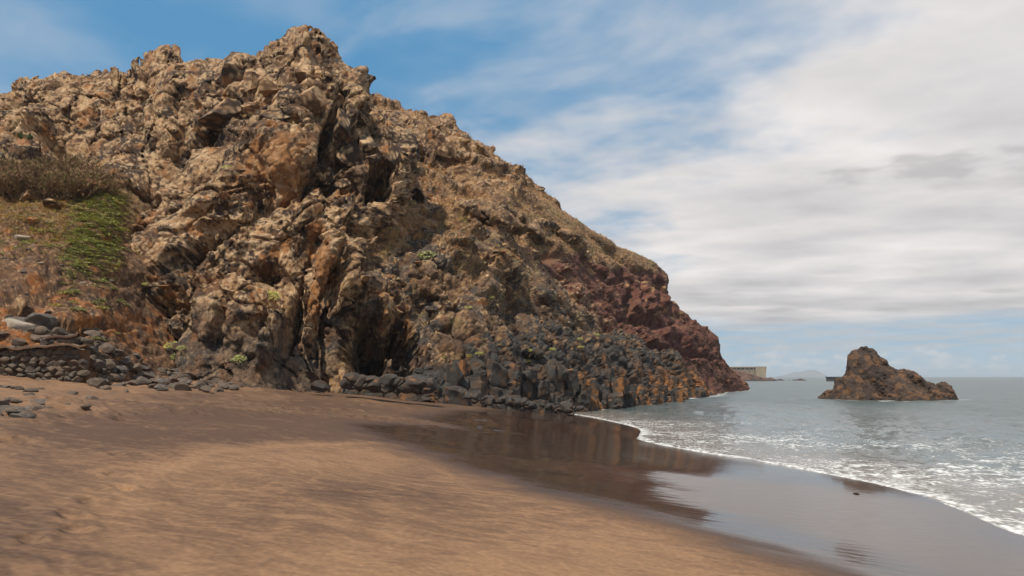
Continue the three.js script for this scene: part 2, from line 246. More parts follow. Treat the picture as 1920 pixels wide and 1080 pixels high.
const cragFeatures = [
  [716, 346, 27, 34, 0.15, -6.2, 0.2], [598, 345, 38, 22, 0.2, -4.2, 0.25], [655, 350, 18, 20, 0, -3.0, 0.3], [640, 300, 30, 26, 0.3, -1.4, 0.5], [660, 330, 26, 20, 0, 1.2, 0.5], [490, 490, 32, 17, -0.35, -3.4, 0.25], [232, 318, 34, 16, 0.25, -3.8, 0.25],
  [340, 478, 75, 14, -0.6, -2.2, 0.4], [290, 525, 70, 24, -0.5, 1.4, 0.5], [300, 575, 80, 8, -0.35, -1.8, 0.5], [375, 540, 8, 70, 0.35, -1.8, 0.5], [615, 250, 10, 90, 0.3, -2.8, 0.5], [640, 215, 30, 60, 0.3, 1.8, 0.5], [430, 470, 12, 90, 0.5, 1.4, 0.5], [455, 420, 10, 80, 0.5, -1.4, 0.5],
  [560, 320, 60, 34, 0, 1.0, 0.5], [600, 520, 15, 110, 0.25, 1.7, 0.5], [640, 470, 14, 100, 0.12, 1.8, 0.5], [560, 560, 9, 100, 0.3, -1.7, 0.5], [618, 560, 6, 110, 0.2, -1.4, 0.5], [530, 600, 12, 90, 0.3, 1.2, 0.5], [628, 665, 12, 44, 0.25, -2.6, 0.4],
  [400, 215, 40, 30, 0, 1.0, 0.5], [430, 640, 12, 60, 0.2, -0.8, 0.5], [510, 650, 14, 60, 0.3, 0.7, 0.5], [250, 240, 12, 30, 0.5, -1.2, 0.5], [330, 195, 10, 24, 0.2, -1.4, 0.4], [160, 230, 16, 12, 0.2, -1.2, 0.4], [90, 255, 20, 9, 0, -1.2, 0.4], [30, 225, 24, 8, 0, -1.2, 0.4], [415, 250, 50, 10, 0.1, -1.2, 0.4], [540, 255, 40, 7, 0.3, -1.1, 0.4], [470, 285, 60, 7, 0, -1.0, 0.4], [560, 180, 30, 40, 0, 0.8, 0.6],
];
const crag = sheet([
  { x: -170, r: [[460, 50], [380, 53], [320, 56], [275, 60], [235, 65], [192, 72], [215, 92]] },
  { x: -60, r: [[460, 49], [380, 52], [320, 55], [268, 59], [225, 64], [182, 71], [205, 92]] },
  { x: 0, r: [[460, 48], [380, 51], [320, 54], [262, 58.5], [218, 63.5], [176, 70], [195, 92]] },
  { x: 60, r: [[470, 47], [385, 50], [325, 53], [265, 57.5], [212, 62.5], [165, 69], [188, 90]] },
  { x: 115, r: [[490, 46], [395, 49], [330, 52], [265, 56.5], [208, 62], [154, 68], [178, 90]] },
  { x: 165, r: [[520, 45], [420, 48], [340, 51], [270, 55.5], [208, 61], [146, 67.5], [172, 88]] },
  { x: 205, r: [[580, 44], [460, 46], [355, 49.5], [278, 54], [208, 60], [138, 66.5], [165, 88]] },
  { x: 240, r: [[650, 43], [510, 45], [375, 48.5], [285, 53], [208, 59], [138, 65.5], [165, 88]] },
  { x: 275, r: [[735, 42.2], [540, 44.4], [395, 47.6], [295, 52], [208, 58], [134, 64.5], [162, 86]] },
  { x: 312, r: [[758, 42], [555, 44], [410, 46.8], [302, 51], [206, 57], [116, 63.5], [158, 86]] },
  { x: 350, r: [[760, 41.8], [562, 43.7], [420, 46.2], [310, 50.2], [212, 56], [134, 62], [162, 84]] },
  { x: 395, r: [[761, 41.6], [568, 43.4], [426, 45.8], [316, 49.5], [214, 54.6], [134, 60], [162, 82]] },
  { x: 430, r: [[762, 41.5], [570, 43.2], [430, 45.5], [320, 49], [212, 53.6], [114, 58.5], [155, 80]] },
  { x: 465, r: [[762, 41.5], [570, 43], [430, 45.4], [320, 48.8], [205, 53], [108, 58], [150, 79]] },
  { x: 500, r: [[763, 41.6], [570, 43], [430, 45.4], [318, 48.6], [198, 52.8], [97, 57.5], [135, 78]] },
  { x: 535, r: [[763, 41.7], [570, 43.1], [430, 45.5], [315, 48.6], [190, 52.8], [76, 57.3], [120, 78]] },
  { x: 565, r: [[764, 41.9], [572, 43.3], [432, 45.8], [315, 48.8], [188, 53], [56, 57.2], [115, 78]] },
  { x: 595, r: [[764, 42.1], [575, 43.6], [436, 46.2], [322, 49.4], [195, 53.2], [88, 57.3], [125, 78]] },
  { x: 620, r: [[765, 42.3, 622], [580, 43.9, 625], [445, 46.6, 625], [340, 50.2, 622], [212, 53.5], [122, 57.5], [145, 78]] },
  { x: 645, r: [[765, 42.8, 638], [585, 44.4, 645], [460, 47, 648], [365, 50.5, 645], [235, 53.8], [146, 57.8], [160, 78]] },
  { x: 668, r: [[766, 43.4, 646], [590, 45, 652], [470, 47.6, 654], [380, 51, 668], [262, 54.2], [168, 58.4], [180, 79]] },
  { x: 692, r: [[766, 44.2, 650], [595, 46.2, 656], [478, 48.6, 658], [386, 51.5, 692], [290, 54.8, 702], [212, 60], [222, 81]] },
  { x: 725, r: [[766, 45.6, 652], [600, 47.6, 658], [482, 50, 660], [388, 51.6, 722], [310, 54.4, 734], [246, 59.5], [250, 83]] },
  { x: 750, r: [[766, 47.5, 652], [600, 49.5, 658], [484, 52, 660], [389, 52.4, 746], [330, 55.2, 751], [284, 61.5], [272, 86, 742]] },
  { x: 762, r: [[766, 53, 650], [600, 55, 655], [486, 57, 656], [390, 61, 742], [342, 66, 742], [300, 74, 735], [282, 94, 728]] },
], 470, 380, [1, 1, 0.8, 0.75, 0.75, 0.35], [(x, y, z, px, py, u) => {
  const w = 0.9 * n3(x * 0.10, y * 0.10, z * 0.10), lean = 0.45 * sst(330, 520, py), low = 0.35 + 0.65 * sst(120, 260, py), X = x + lean * y + w;
  let h = broken(X, y + w, z, 11, 3.2 * low, 0.9, 0.2, 1.1, 0.75, 1); T1 = TONE2;
  h += broken(X + 20, y + w, z + 9, 5.2, 2.0 * (0.5 + 0.5 * low), 1, 0.3, 1.15, 0.75, 1);
  return (h + feats(cragFeatures, px, py)) * (1 - 0.5 * sst(0.975, 1, u));
}, (x, y, z, px, py, u) => {
  const w2 = 0.5 * n3(x * 0.3 + 8, y * 0.3, z * 0.3), lean = 0.45 * sst(330, 520, py), X = x + w2 + lean * y, Y = y + w2, Z = z + w2;
  const sg = sst(-0.25, 0.25, n3(x * 0.14 + 60, y * 0.14, z * 0.14)), am = 0.35 + 0.9 * sst(-0.4, 0.5, n3(x * 0.12 + 5, y * 0.12, z * 0.12 + 31));
  let h = am * (1 - 1.8 * sg) * broken(X + 31, Y + 7, Z, 2.4, 1.2, 1.0, 0.25 * (1 - sg), 1.2, 0.85 - 0.35 * sst(330, 480, py), 1); T2 = TONE2; E2 = 1 - (1 - EDGE) * sg;
  const cA = Math.abs(n3(X * 0.16 + 3, Y * 0.10, Z * 0.16)), cB = Math.abs(n3(X * 0.11 + 50, Y * 0.24, Z * 0.11));
  return h - 0.8 * (1 - sst(0, 0.06, cA)) - 0.7 * (1 - sst(0, 0.05, cB));
}, (x, y, z, px, py, u) => {
  const rough = sst(-0.5, 0.5, n3(x * 0.17 + 20, y * 0.17, z * 0.17)), w = 0.15 * n3(x * 0.8, y * 0.8, z * 0.8);
  let h = (0.35 + 0.75 * rough) * (rough > 0.5 ? 1 : -1) * sst(0, 0.12, Math.abs(rough - 0.5)) * broken(x + 11 + w, y + w, z + 5, 0.95, 0.42, 1.0, 0); T3 = TONE2;
    return h + (0.35 + 0.65 * rough) * 0.12 * fbm3(x * 1.6, y * 1.6, z * 1.6, 4);
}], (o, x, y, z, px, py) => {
  const lowGrey = sst(560, 690, py + 25 * n3(x * 0.3, y * 0.3, z * 0.3));
  rockColour(o, x, y, z, 0.58 - 0.3 * lowGrey - 0.15 * sst(300, 420, px) * sst(190, 240, py) * (1 - sst(300, 360, py)), 0.22 + 0.2 * lowGrey, 0.25 + 0.5 * sst(120, 0, Math.abs(px - 560)));
  const dz = feats([[335, 490, 75, 26, -0.5, 1], [655, 300, 70, 60, 0.2, 0.9], [255, 545, 40, 36, 0, 0.8], [400, 620, 60, 40, 0, 0.5], [575, 660, 80, 50, 0.2, 0.7], [600, 240, 20, 60, 0.3, 0.6], [420, 235, 60, 26, 0, 0.5], [590, 95, 20, 40, 0, 0.4], [505, 115, 20, 22, 0, 0.5]], px, py);  // dark zones: shade of overhang, clefts and summit faces painted in, plus darker rock
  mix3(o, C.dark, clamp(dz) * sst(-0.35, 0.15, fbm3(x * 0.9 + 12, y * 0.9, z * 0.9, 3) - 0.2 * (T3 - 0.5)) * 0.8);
  mix3(o, C.slate, lowGrey * 0.62);
  mix3(o, C.earth, sst(0.2, 0.5, n3(x * 0.3 + 3, y * 0.6, z * 0.3)) * 0.3);
  // rust-stained panels seen on the face
  const st = feats([[520, 330, 50, 26, 0, 1], [595, 540, 14, 40, 0.2, 1], [410, 545, 40, 26, 0.2, 0.6], [585, 505, 18, 30, 0.2, 0.8], [230, 400, 20, 30, 0.2, 0.7]], px, py);
  mix3(o, C.rust, st * (0.55 + 0.6 * fbm3(x, y, z + 44, 3)) * 0.85);
}, { lo: -6.5, hi: 3.6, dh: 0.2, band: 1.5, fine: FINE });
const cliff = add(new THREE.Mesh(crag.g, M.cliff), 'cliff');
info(cliff, 'jagged brown volcanic crag with the highest peak, rising from the beach', 'cliff', 'structure');

// ---- the hill with its red seaward end
const hillFeatures = [
  [688, 668, 36, 46, 0, -5.2, 0.22], [744, 656, 32, 44, 0.1, -5.0, 0.22], [716, 615, 12, 26, 0.1, 2.2, 0.4], [770, 362, 22, 11, 0.1, -3.5, 0.3], [938, 368, 26, 24, 0.3, 1.0, 0.6], [880, 330, 50, 18, 0.35, 0.9, 0.7], [925, 400, 30, 7, 0.3, -1.6, 0.5],
  [965, 420, 26, 8, 0.5, -2.2, 0.3], [870, 358, 24, 6, 0.3, -1.6, 0.4], [760, 255, 40, 14, 0.2, -1.6, 0.5], [835, 228, 22, 8, 0.3, 0.8, 0.6], [1020, 455, 10, 60, -0.6, -1.2, 0.5],
  [1262, 655, 62, 9, 0.22, -3.6, 0.4], [1300, 628, 60, 18, 0.35, 1.2, 0.5], [1225, 545, 34, 34, 0.2, 1.0, 0.5], [1215, 600, 60, 10, 0.15, -2.4, 0.5], [1185, 560, 8, 24, 0.1, -2.0, 0.4], [1232, 550, 6, 26, -0.2, -1.6, 0.4], [1255, 560, 5, 22, -0.2, -1.6, 0.4], [1205, 550, 6, 26, 0, -1.6, 0.4], [1160, 525, 10, 6, 0, -1.5, 0.4],
  [800, 560, 60, 20, 0.3, 1.0, 0.5], [860, 480, 40, 16, 0.3, 1.2, 0.5], [720, 440, 40, 14, 0.2, 0.9, 0.5], [930, 520, 30, 40, 0.2, 1.0, 0.5], [700, 560, 30, 50, 0, 0.8, 0.5],
];
const redness = (px, py) => { // the scoria lies right of a line that falls from the hilltop to the basalt
  const line = 955 + (py - 440) * 1.0 + 14 * n2(px * 0.02, py * 0.02);
  return sst(-18, 18, px - line) * sst(8, 26, py - (448 + (px - 985) * 0.20 + 12 * n2(px * 0.03 + 5, py * 0.03)));
};
const ledge = (x, y, z) => { const q = (y * 0.95 + 0.22 * x + 1.6 * n3(x * 0.07, y * 0.07, z * 0.07)) / 4.8, t = q - Math.floor(q); return sst(0.5, 0.58, t) * (1 - sst(0.8, 0.95, t)) * sst(-0.05, 0.2, n3(x * 0.06 + 9, y * 0.1 + 30 * Math.floor(q), z * 0.06)); };
const grassy = (px, py, x, y, z) => {
  const n = fbm3(x * 0.16 + 9, y * 0.28, z * 0.16, 4);
  let g = sst(0.0, 0.25, n + 0.12) * (1 - sst(470, 560, py)) * 0.9;
  g = Math.max(g, 0.85 * sst(-0.05, 0.2, n) * sst(380, 392, py) * (1 - sst(425, 470, py)) * sst(640, 660, px) * (1 - sst(900, 960, px)));
  g = Math.max(g, 0.95 * sst(965, 1015, px + 0.3 * (py - 400)) * (1 - sst(0, 30, py - (455 + (px - 985) * 0.28))));
  return clamp(g) * (1 - 0.92 * ledge(x, y, z) * (1 - sst(460, 540, py)));
};
const hillSheet = sheet([
  { x: 540, r: [[735, 47], [690, 48], [600, 50], [500, 52.5], [430, 55], [388, 59], [300, 78], [175, 118], [200, 150]] },
  { x: 640, r: [[745, 45], [690, 46.2], [600, 48.2], [500, 51], [435, 54], [388, 58.5], [300, 78], [172, 116], [200, 150]] },
  { x: 700, r: [[748, 45.2], [690, 46.5], [600, 48.6], [505, 51.6], [438, 55], [389, 59.5], [300, 78], [190, 113], [215, 150]] },
  { x: 760, r: [[750, 45.8], [690, 47.2], [600, 49.5], [508, 52.8], [440, 56.5], [390, 61], [305, 78], [211, 109], [235, 145]] },
  { x: 825, r: [[756, 47], [690, 48.8], [600, 51.2], [512, 54.6], [444, 58.4], [392, 63], [315, 80], [234, 106], [262, 140]] },
  { x: 890, r: [[762, 49], [690, 50.5], [600, 53], [518, 56.5], [448, 60.5], [395, 65.5], [328, 82], [264, 104], [290, 135]] },
  { x: 950, r: [[772, 51.5], [695, 53.2], [610, 56], [532, 59.5], [466, 63.5], [408, 68.5], [352, 84], [308, 103], [335, 132]] },
  { x: 1005, r: [[786, 55], [700, 57.5], [622, 60], [556, 63.5], [496, 68], [440, 74], [392, 87], [352, 104], [380, 132]] },
  { x: 1060, r: [[790, 59], [700, 62], [630, 66], [580, 70], [532, 75], [492, 81], [446, 92], [402, 107], [432, 134]] },
  { x: 1105, r: [[784, 64], [698, 68], [638, 72], [598, 77], [556, 83], [520, 90], [476, 100], [434, 111], [462, 136]] },
  { x: 1150, r: [[776, 70], [696, 75], [645, 80], [612, 85], [580, 92], [548, 98], [505, 107], [459, 117], [486, 140]] },
  { x: 1195, r: [[770, 78], [700, 83], [655, 88], [628, 94], [598, 101], [562, 108], [522, 116], [480, 125], [506, 146]] },
  { x: 1232, r: [[765, 87], [705, 92], [666, 97], [640, 103], [610, 110], [575, 117], [540, 124], [502, 132], [530, 150]] },
  { x: 1262, r: [[760, 96], [710, 101], [676, 105], [652, 110], [630, 116], [606, 122], [585, 129], [560, 136], [575, 154]] },
  { x: 1300, r: [[754, 106], [714, 110], [686, 114], [664, 118], [648, 123], [632, 128], [617, 134], [604, 140], [615, 158]] },
  { x: 1340, r: [[748, 118], [722, 121], [700, 124], [684, 127], [672, 131], [660, 135], [650, 139], [641, 144], [650, 162]] },
  { x: 1362, r: [[744, 128], [732, 130], [718, 132], [708, 134], [700, 136], [693, 139], [687, 143], [682, 148], [690, 166]] },
  { x: 1392, r: [[741, 140], [737, 141], [732, 142], [727, 143], [723, 145], [719, 147], [715, 150], [712, 155], [716, 172]] },
  { x: 1412, r: [[742, 146], [741, 147], [740, 148], [739, 149], [738, 150], [737, 152], [736, 154], [735, 158], [735, 175]] },
], 470, 360, [0.5, 0.9, 1, 0.8, 0.7, 1, 1.1, 0.3], [(x, y, z, px, py) => {
  const red = redness(px, py), gr = grassy(px, py, x, y, z), w = 0.8 * n3(x * 0.1, y * 0.1, z * 0.1), rock = (1 - red) * (1 - 0.8 * gr);
  let h = rock * (broken(x + w, y, z + w, 7, 2.2, 0.9, 0.1, 1, 0.9, 1)); T1 = TONE2;
  h += (1 - red) * gr * 1.3 * broken(x * 0.6 + 40, y * 1.6 + 0.35 * x, z * 0.6, 7, 1, 0.7, 0);
  h += red * (1 - 0.5 * sst(1240, 1330, px)) * (1.6 * fbm3(x * 0.10, y * 0.24, z * 0.10 + 6, 3) + broken(x + 3, y, z, 5, 1.0, 0.7, 0.05, 1.3, 0.8, 1) - 0.3);
  return h + 1.1 * (1 - red) * ledge(x, y, z) * (1 - sst(460, 540, py)) + feats(hillFeatures, px, py);
}, (x, y, z, px, py) => {
  const red = redness(px, py), gr = grassy(px, py, x, y, z), w = 0.4 * n3(x * 0.35, y * 0.35, z * 0.35), rock = (1 - red) * (1 - 0.85 * gr), out = 0.25 + 0.95 * sst(-0.3, 0.45, n3(x * 0.15 + 14, y * 0.15, z * 0.15) + 0.2 * sst(520, 620, py));
  const h = rock * out * broken(x + w + 9, y + w, z + w, 2.4, 1.05, 1, 0.18); T2 = TONE2; E2 = 1;
  return h + red * broken(x, y, z, 2.2, 0.55, 0.7, 0.04);
}, (x, y, z, px, py) => {
  const red = redness(px, py), gr = grassy(px, py, x, y, z), out = 0.35 + 0.75 * sst(-0.3, 0.45, n3(x * 0.3 + 14, y * 0.3, z * 0.3));
  const h = (1 - 0.75 * gr) * out * broken(x, y, z, 0.85, 0.34, 1, 0.03); T3 = TONE2;
  return h + 0.16 * fbm3(x * 1.1, y * 1.1, z * 1.1, 4) + 0.05 * fbm3(x * 4, y * 4, z * 4, 2);
}], (o, x, y, z, px, py) => {
  const gr = grassy(px, py, x, y, z), red = redness(px, py), far = sst(385, 470, py);
  E2 = 1; rockColour(o, x, y, z, 0.48 - 0.12 * far, 0.25, 0.1);
  mix3(o, C.slate, sst(0.0, 0.35, fbm3(x * 0.3 + 77, y * 0.3, z * 0.3, 3) + 0.15) * 0.55 * far);
  mix3(o, C.earth, sst(-0.1, 0.4, n3(x * 0.22 + 13, y * 0.4, z * 0.22)) * 0.5);
  const s = 0.75 + 0.45 * fbm3(x * 1.2, y * 2.5, z * 1.2, 3);
  mix3(o, [C.straw[0] * s, C.straw[1] * s, C.straw[2] * s], gr * sst(-0.35, 0.15, fbm3(x * 1.8, y * 1.8, z * 1.8 + 3, 3)) * 0.85);
  mix3(o, C.olive, 0.6 * sst(0.25, 0.5, fbm3(x * 0.35 + 55, y * 0.35, z * 0.35, 4)) * 0.55 * (1 - red) * sst(380, 420, py));
  if (red > 0) {
    const m = fbm3(x * 0.3, y * 0.5, z * 0.3 + 2, 4), rc = [0, 1, 2].map((i) => lerp(C.red[i], C.redlight[i], sst(-0.1, 0.5, m + 0.3 * fbm3(x * 1.6, y * 1.6, z * 1.6, 3))));
    mix3(rc, C.straw, sst(0.34, 0.44, fbm3(x * 0.2 + 31, y * 0.35, z * 0.2, 4)) * (1 - sst(590, 620, py)) * 0.8);
    mix3(rc, [0.22, 0.11, 0.055], sst(0.1, 0.4, fbm3(x * 0.4 + 8, y * 0.5, z * 0.4, 3)) * sst(650, 690, py) * 0.8);
    mix3(o, rc, red);
  }
  // the pale crust seam that runs down along the edge of the red rock
  const seam = 1 - sst(0, 34, Math.abs(px - (965 + (py - 440) * 0.98 + 16 * n2(px * 0.03, py * 0.03))));
  mix3(o, C.pale, seam * sst(0.05, 0.3, fbm3(x * 1.6, y * 1.6, z * 1.6 + 50, 3)) * sst(430, 470, py) * (1 - sst(640, 660, py)) * 0.8);
  const k = 0.9 + 0.25 * fbm3(x * 4, y * 4, z * 4, 2); o[0] *= k; o[1] *= k; o[2] *= k;
}, { lo: -6, hi: 3.6, dh: 0.22, band: 1.3, fine: FINE });
const hill = add(new THREE.Mesh(hillSheet.g, M.hill), 'hill');
info(hill, 'steep grassy hillside falling to dark rock and a red scoria headland', 'hill', 'structure');
console.log('cliff and hill done');

// ---- the dark basalt terrace at the hill's foot
const basaltSheet = sheet([
  { x: 640, r: [[740, 44.0], [728, 44.2], [715, 44.6], [706, 45.2], [702, 46], [704, 48]] },
  { x: 700, r: [[746, 44.2], [732, 44.4], [716, 44.8], [706, 45.4], [702, 46.2], [704, 48]] },
  { x: 760, r: [[750, 44.5], [735, 44.8], [715, 45.2], [695, 45.9], [685, 47], [684, 49]] },
  { x: 820, r: [[756, 45.2], [735, 45.6], [700, 46.3], [665, 47.3], [640, 48.6], [625, 51]] },
  { x: 880, r: [[764, 46.7], [738, 47.2], [695, 48], [650, 49.2], [615, 51], [595, 54]] },
  { x: 940, r: [[776, 49], [742, 49.6], [695, 50.6], [645, 52], [605, 54.2], [588, 58]] },
  { x: 1000, r: [[788, 52], [748, 52.8], [698, 54], [645, 55.8], [606, 58.5], [590, 63]] },
  { x: 1060, r: [[790, 56], [750, 57], [700, 58.5], [648, 60.5], [612, 63.5], [600, 68]] },
  { x: 1120, r: [[782, 61.5], [748, 63], [700, 65], [655, 67.5], [622, 71], [610, 76]] },
  { x: 1170, r: [[775, 67.5], [746, 69], [704, 71.5], [664, 74.5], [634, 78.5], [624, 84]] },
  { x: 1220, r: [[768, 75], [744, 77], [710, 79.5], [678, 82.5], [652, 86.5], [645, 92]] },
  { x: 1265, r: [[762, 83], [744, 85], [718, 88], [694, 91], [676, 95], [670, 100]] },
  { x: 1300, r: [[757, 91], [744, 93], [728, 95.5], [712, 98.5], [702, 102], [700, 106]] },
  { x: 1328, r: [[752, 99], [748, 100], [743, 101.5], [738, 103], [734, 105], [733, 109]] },
  { x: 1340, r: [[752, 103], [751, 104], [750, 105], [749, 106], [748, 108], [748, 112]] },
], 380, 150, [1, 1, 1, 1, 0.6], [(x, y, z) => { const w = 0.35 * n3(x * 0.3, y * 0.3, z * 0.3); return broken(x + w, y + w, z + w, 2.6, 1.2, 0.7, 0.35, 1, 0.5, 1) + 1.2 * n3(x * 0.09, 3, z * 0.09) - 0.2; },
(x, y, z) => { const h = broken(x + 5, y, z, 1.1, 0.45, 0.9, 0.14); T2 = TONE2; return h; },
(x, y, z) => { const h = broken(x, y, z, 0.5, 0.14, 0.8, 0.03); T3 = TONE2; return h + 0.10 * fbm3(x * 1.6, y * 1.6, z * 1.6, 4); }], (o, x, y, z, px, py) => {
  const m = fbm3(x * 0.5, y * 0.5, z * 0.5 + 90, 4); o[0] = C.slate[0]; o[1] = C.slate[1]; o[2] = C.slate[2];
  mix3(o, C.dark, sst(-0.1, 0.4, m) * 0.7);
  mix3(o, C.brown, sst(0.0, 0.35, fbm3(x * 0.4 + 30, y * 0.6, z * 0.4, 4)) * 0.7);
  mix3(o, C.crust, sst(0.12, 0.36, fbm3(x * 0.9 + 6, y * 0.9, z * 0.9, 4)) * 0.6 * (1 - sst(640, 690, py)));
  mix3(o, C.rust, sst(0.02, 0.3, fbm3(x * 0.45 + 15, y * 0.3, z * 0.45, 4) - 0.25 + 0.4 * sst(1000, 1200, px)) * sst(665, 720, py) * 0.85);
  const k = 0.85 + 0.35 * fbm3(x * 4, y * 4, z * 4, 2); o[0] *= k; o[1] *= k; o[2] *= k;
}, { lo: -1.8, hi: 2.2, dh: 0.18, band: 0.9, fine: FINE });
const terrace = add(new THREE.Mesh(basaltSheet.g, M.hill), 'basalt_terrace');
info(terrace, 'black jointed basalt terrace at the water edge below the hill', 'rock terrace', 'structure');

// ---- the earth slope left of the crag
const slopeSheet = sheet([
  { x: -190, r: [[760, 27], [655, 28.5], [600, 31], [520, 36], [440, 41], [380, 46], [345, 50], [330, 58]] },
  { x: -60, r: [[760, 29], [652, 30.2], [595, 33], [515, 37.5], [435, 42], [378, 46.5], [342, 50.5], [325, 58]] },
  { x: 60, r: [[760, 30], [655, 31], [595, 34], [510, 38], [430, 42.5], [378, 46.5], [345, 50.5], [325, 58]] },
  { x: 140, r: [[755, 30.6], [662, 32], [600, 35], [505, 39.5], [430, 43], [380, 47], [348, 51], [330, 58]] },
  { x: 200, r: [[750, 32.5], [680, 34], [615, 37], [520, 41], [440, 44.5], [385, 48], [352, 52], [335, 58]] },
  { x: 260, r: [[742, 35.5], [695, 37], [645, 39.5], [560, 43], [480, 46], [420, 50], [370, 54], [345, 60]] },
  { x: 330, r: [[735, 38.5], [708, 39.5], [680, 41.5], [620, 45], [540, 49], [480, 53], [430, 57], [400, 62]] },
  { x: 420, r: [[735, 41], [720, 41.6], [712, 42.5], [690, 46], [640, 50], [580, 54], [520, 58], [480, 63]] },
], 320, 330, [1, 1, 1, 1, 1, 1, 0.4], [(x, y, z, px, py) => 0.5 * fbm3(x * 0.25, y * 0.25, z * 0.25, 3) + 0.16 * fbm3(x * 1.2, y * 1.2, z * 1.2, 4) + broken(x, y, z, 0.45, 0.07, 0.8, 0.0) + broken(x + 5, y, z, 1.1, 0.12, 0.9, 0.0) * sst(430, 520, py) + feats([[120, 615, 90, 10, 0, -0.6, 0.5], [40, 520, 60, 40, 0, 0.4, 0.5]], px, py)],
  (o, x, y, z, px, py) => {
    const m = fbm3(x * 0.5, y * 0.5, z * 0.5, 4), f = fbm3(x * 2.5, y * 2.5, z * 2.5 + 7, 3);
    o[0] = C.earth[0]; o[1] = C.earth[1]; o[2] = C.earth[2];
    mix3(o, C.clay, sst(0.0, 0.35, m + 0.55 * sst(530, 610, py) * (1 - sst(650, 665, py)) - 0.22) * 0.9);
    mix3(o, [0.10, 0.06, 0.038], sst(0.05, 0.35, fbm3(x * 0.8 + 40, y * 0.8, z * 0.8, 3)) * 0.7);
    mix3(o, C.crust, sst(0.20, 0.34, fbm3(x * 3.2, y * 3.2, z * 3.2 + 17, 2) + 0.1 * sst(520, 470, py) * sst(440, 480, py)) * 0.7);
    const g = sst(0.0, 0.3, 0.35 - 0.7 * sst(390, 450, py) + 0.5 * fbm3(x * 0.5 + 22, y * 0.5, z * 0.5, 3));
    mix3(o, [C.olive[0] * 0.95, C.olive[1] * 0.85, C.olive[2]], g * sst(-0.3, 0.2, f) * 0.8);
    const k = 0.85 + 0.5 * f; o[0] *= k; o[1] *= k; o[2] *= k;
  });
const slope = add(new THREE.Mesh(slopeSheet.g, M.soil), 'slope');
info(slope, 'brown and orange earth slope with green patches beside the crag', 'slope', 'structure');
console.log('slope done');

// ------------------------------------------------------------------ the beach and the sea
function curve(pts, n) { const c = new THREE.CatmullRomCurve3(pts.map(([x, z]) => new THREE.Vector3(x, 0, z)), false, 'centripetal').getPoints(n); return c.map((p) => [p.x, p.z]); }
function sideDistance(line) { // positive to the left of the walk along the line
  return (x, z) => {
    let best = 1e9, s = 1;
    for (let i = 0; i < line.length - 1; i++) {
      const [ax, az] = line[i], bx = line[i + 1][0] - ax, bz = line[i + 1][1] - az, t = clamp(((x - ax) * bx + (z - az) * bz) / (bx * bx + bz * bz)), dx = x - ax - bx * t, dz = z - az - bz * t, d = dx * dx + dz * dz;
      if (d < best) { best = d; s = bx * (z - az) - bz * (x - ax) < 0 ? 1 : -1; }
    }
    return Math.sqrt(best) * s;
  };
}
// both lines run away from the camera; the land lies to their left
const shore = sideDistance(curve([[2, 60], [5.5, 25], [8.6, 0], [9.6, -8], [9.9, -13.7], [10.5, -17], [10.4, -19.5], [9.5, -23.1], [7.8, -27.5], [6.3, -33.2], [7.3, -38], [7.4, -42], [6.2, -50], [4.4, -57], [0, -66], [-12, -84]], 150));
const wetLine = sideDistance(curve([[9, 30], [6.6, 6], [5.6, -4], [4.6, -7.6], [2.9, -10.5], [1.2, -12.4], [-0.66, -14.4], [-3.0, -18.3], [-5.0, -23], [-4.6, -26.5], [-3.2, -29], [-5.2, -33], [-4.2, -39], [-2.6, -45], [-1, -54]], 120));
const SI = (x, z) => -shore(x, z) * -1;
const sandBase = (x, z) => {
  const s = shore(x, z);
  let h = s > 0 ? 0.098 * s + 0.0006 * Math.max(0, s - 12) ** 2 : 0.11 * s;
  const w = -wetLine(x, z); // seaward of the dry edge
  h += 0.10 * sst(2.2, -1.8, w) * sst(2, 8, s) - 0.05 * sst(0.5, 3, w) * sst(1, 5, s);
  return h;
};
const dents = []; { const r = rng(5); const put = (px, py, d, R, dep) => { const p = at(px, py, d); dents.push([p[0], p[2], R, dep, r() * 3]); };
  for (let i = 0; i < 210; i++) { const t = r(), px = 40 + 900 * t + 60 * (r() - 0.5), d = 15 + 17 * Math.pow(t, 0.8) + 7 * (r() - 0.5); const x = (px - 960) / FOC * d; dents.push([x, -d, 0.14 + 0.16 * r(), 0.035 + 0.05 * r(), r() * 3]); }
  for (let i = 0; i < 120; i++) { const px = 60 + 900 * r(), d = 27 + 13 * r(); dents.push([(px - 960) / FOC * d, -d, 0.2 + 0.25 * r(), 0.05 + 0.06 * r(), r() * 3]); }
  for (const [px, py, d] of [[70, 1040, 6.9], [140, 987, 7.9], [175, 955, 8.6], [218, 906, 10.2], [215, 870, 11.6], [300, 868, 12], [235, 930, 9.4], [150, 1010, 7.4]]) for (let k = 0; k < 2; k++) dents.push([(px - 960) / FOC * d / 1.02 + 0.12 * (k), -d + 0.12 * k, 0.13, 0.03, r() * 3]);
}
const dentGrid = new Map(); for (const q of dents) for (let i = -1; i < 2; i++) for (let j = -1; j < 2; j++) { const k = (Math.floor(q[0]) + i) + ',' + (Math.floor(q[1]) + j); if (!dentGrid.has(k)) dentGrid.set(k, []); dentGrid.get(k).push(q); }
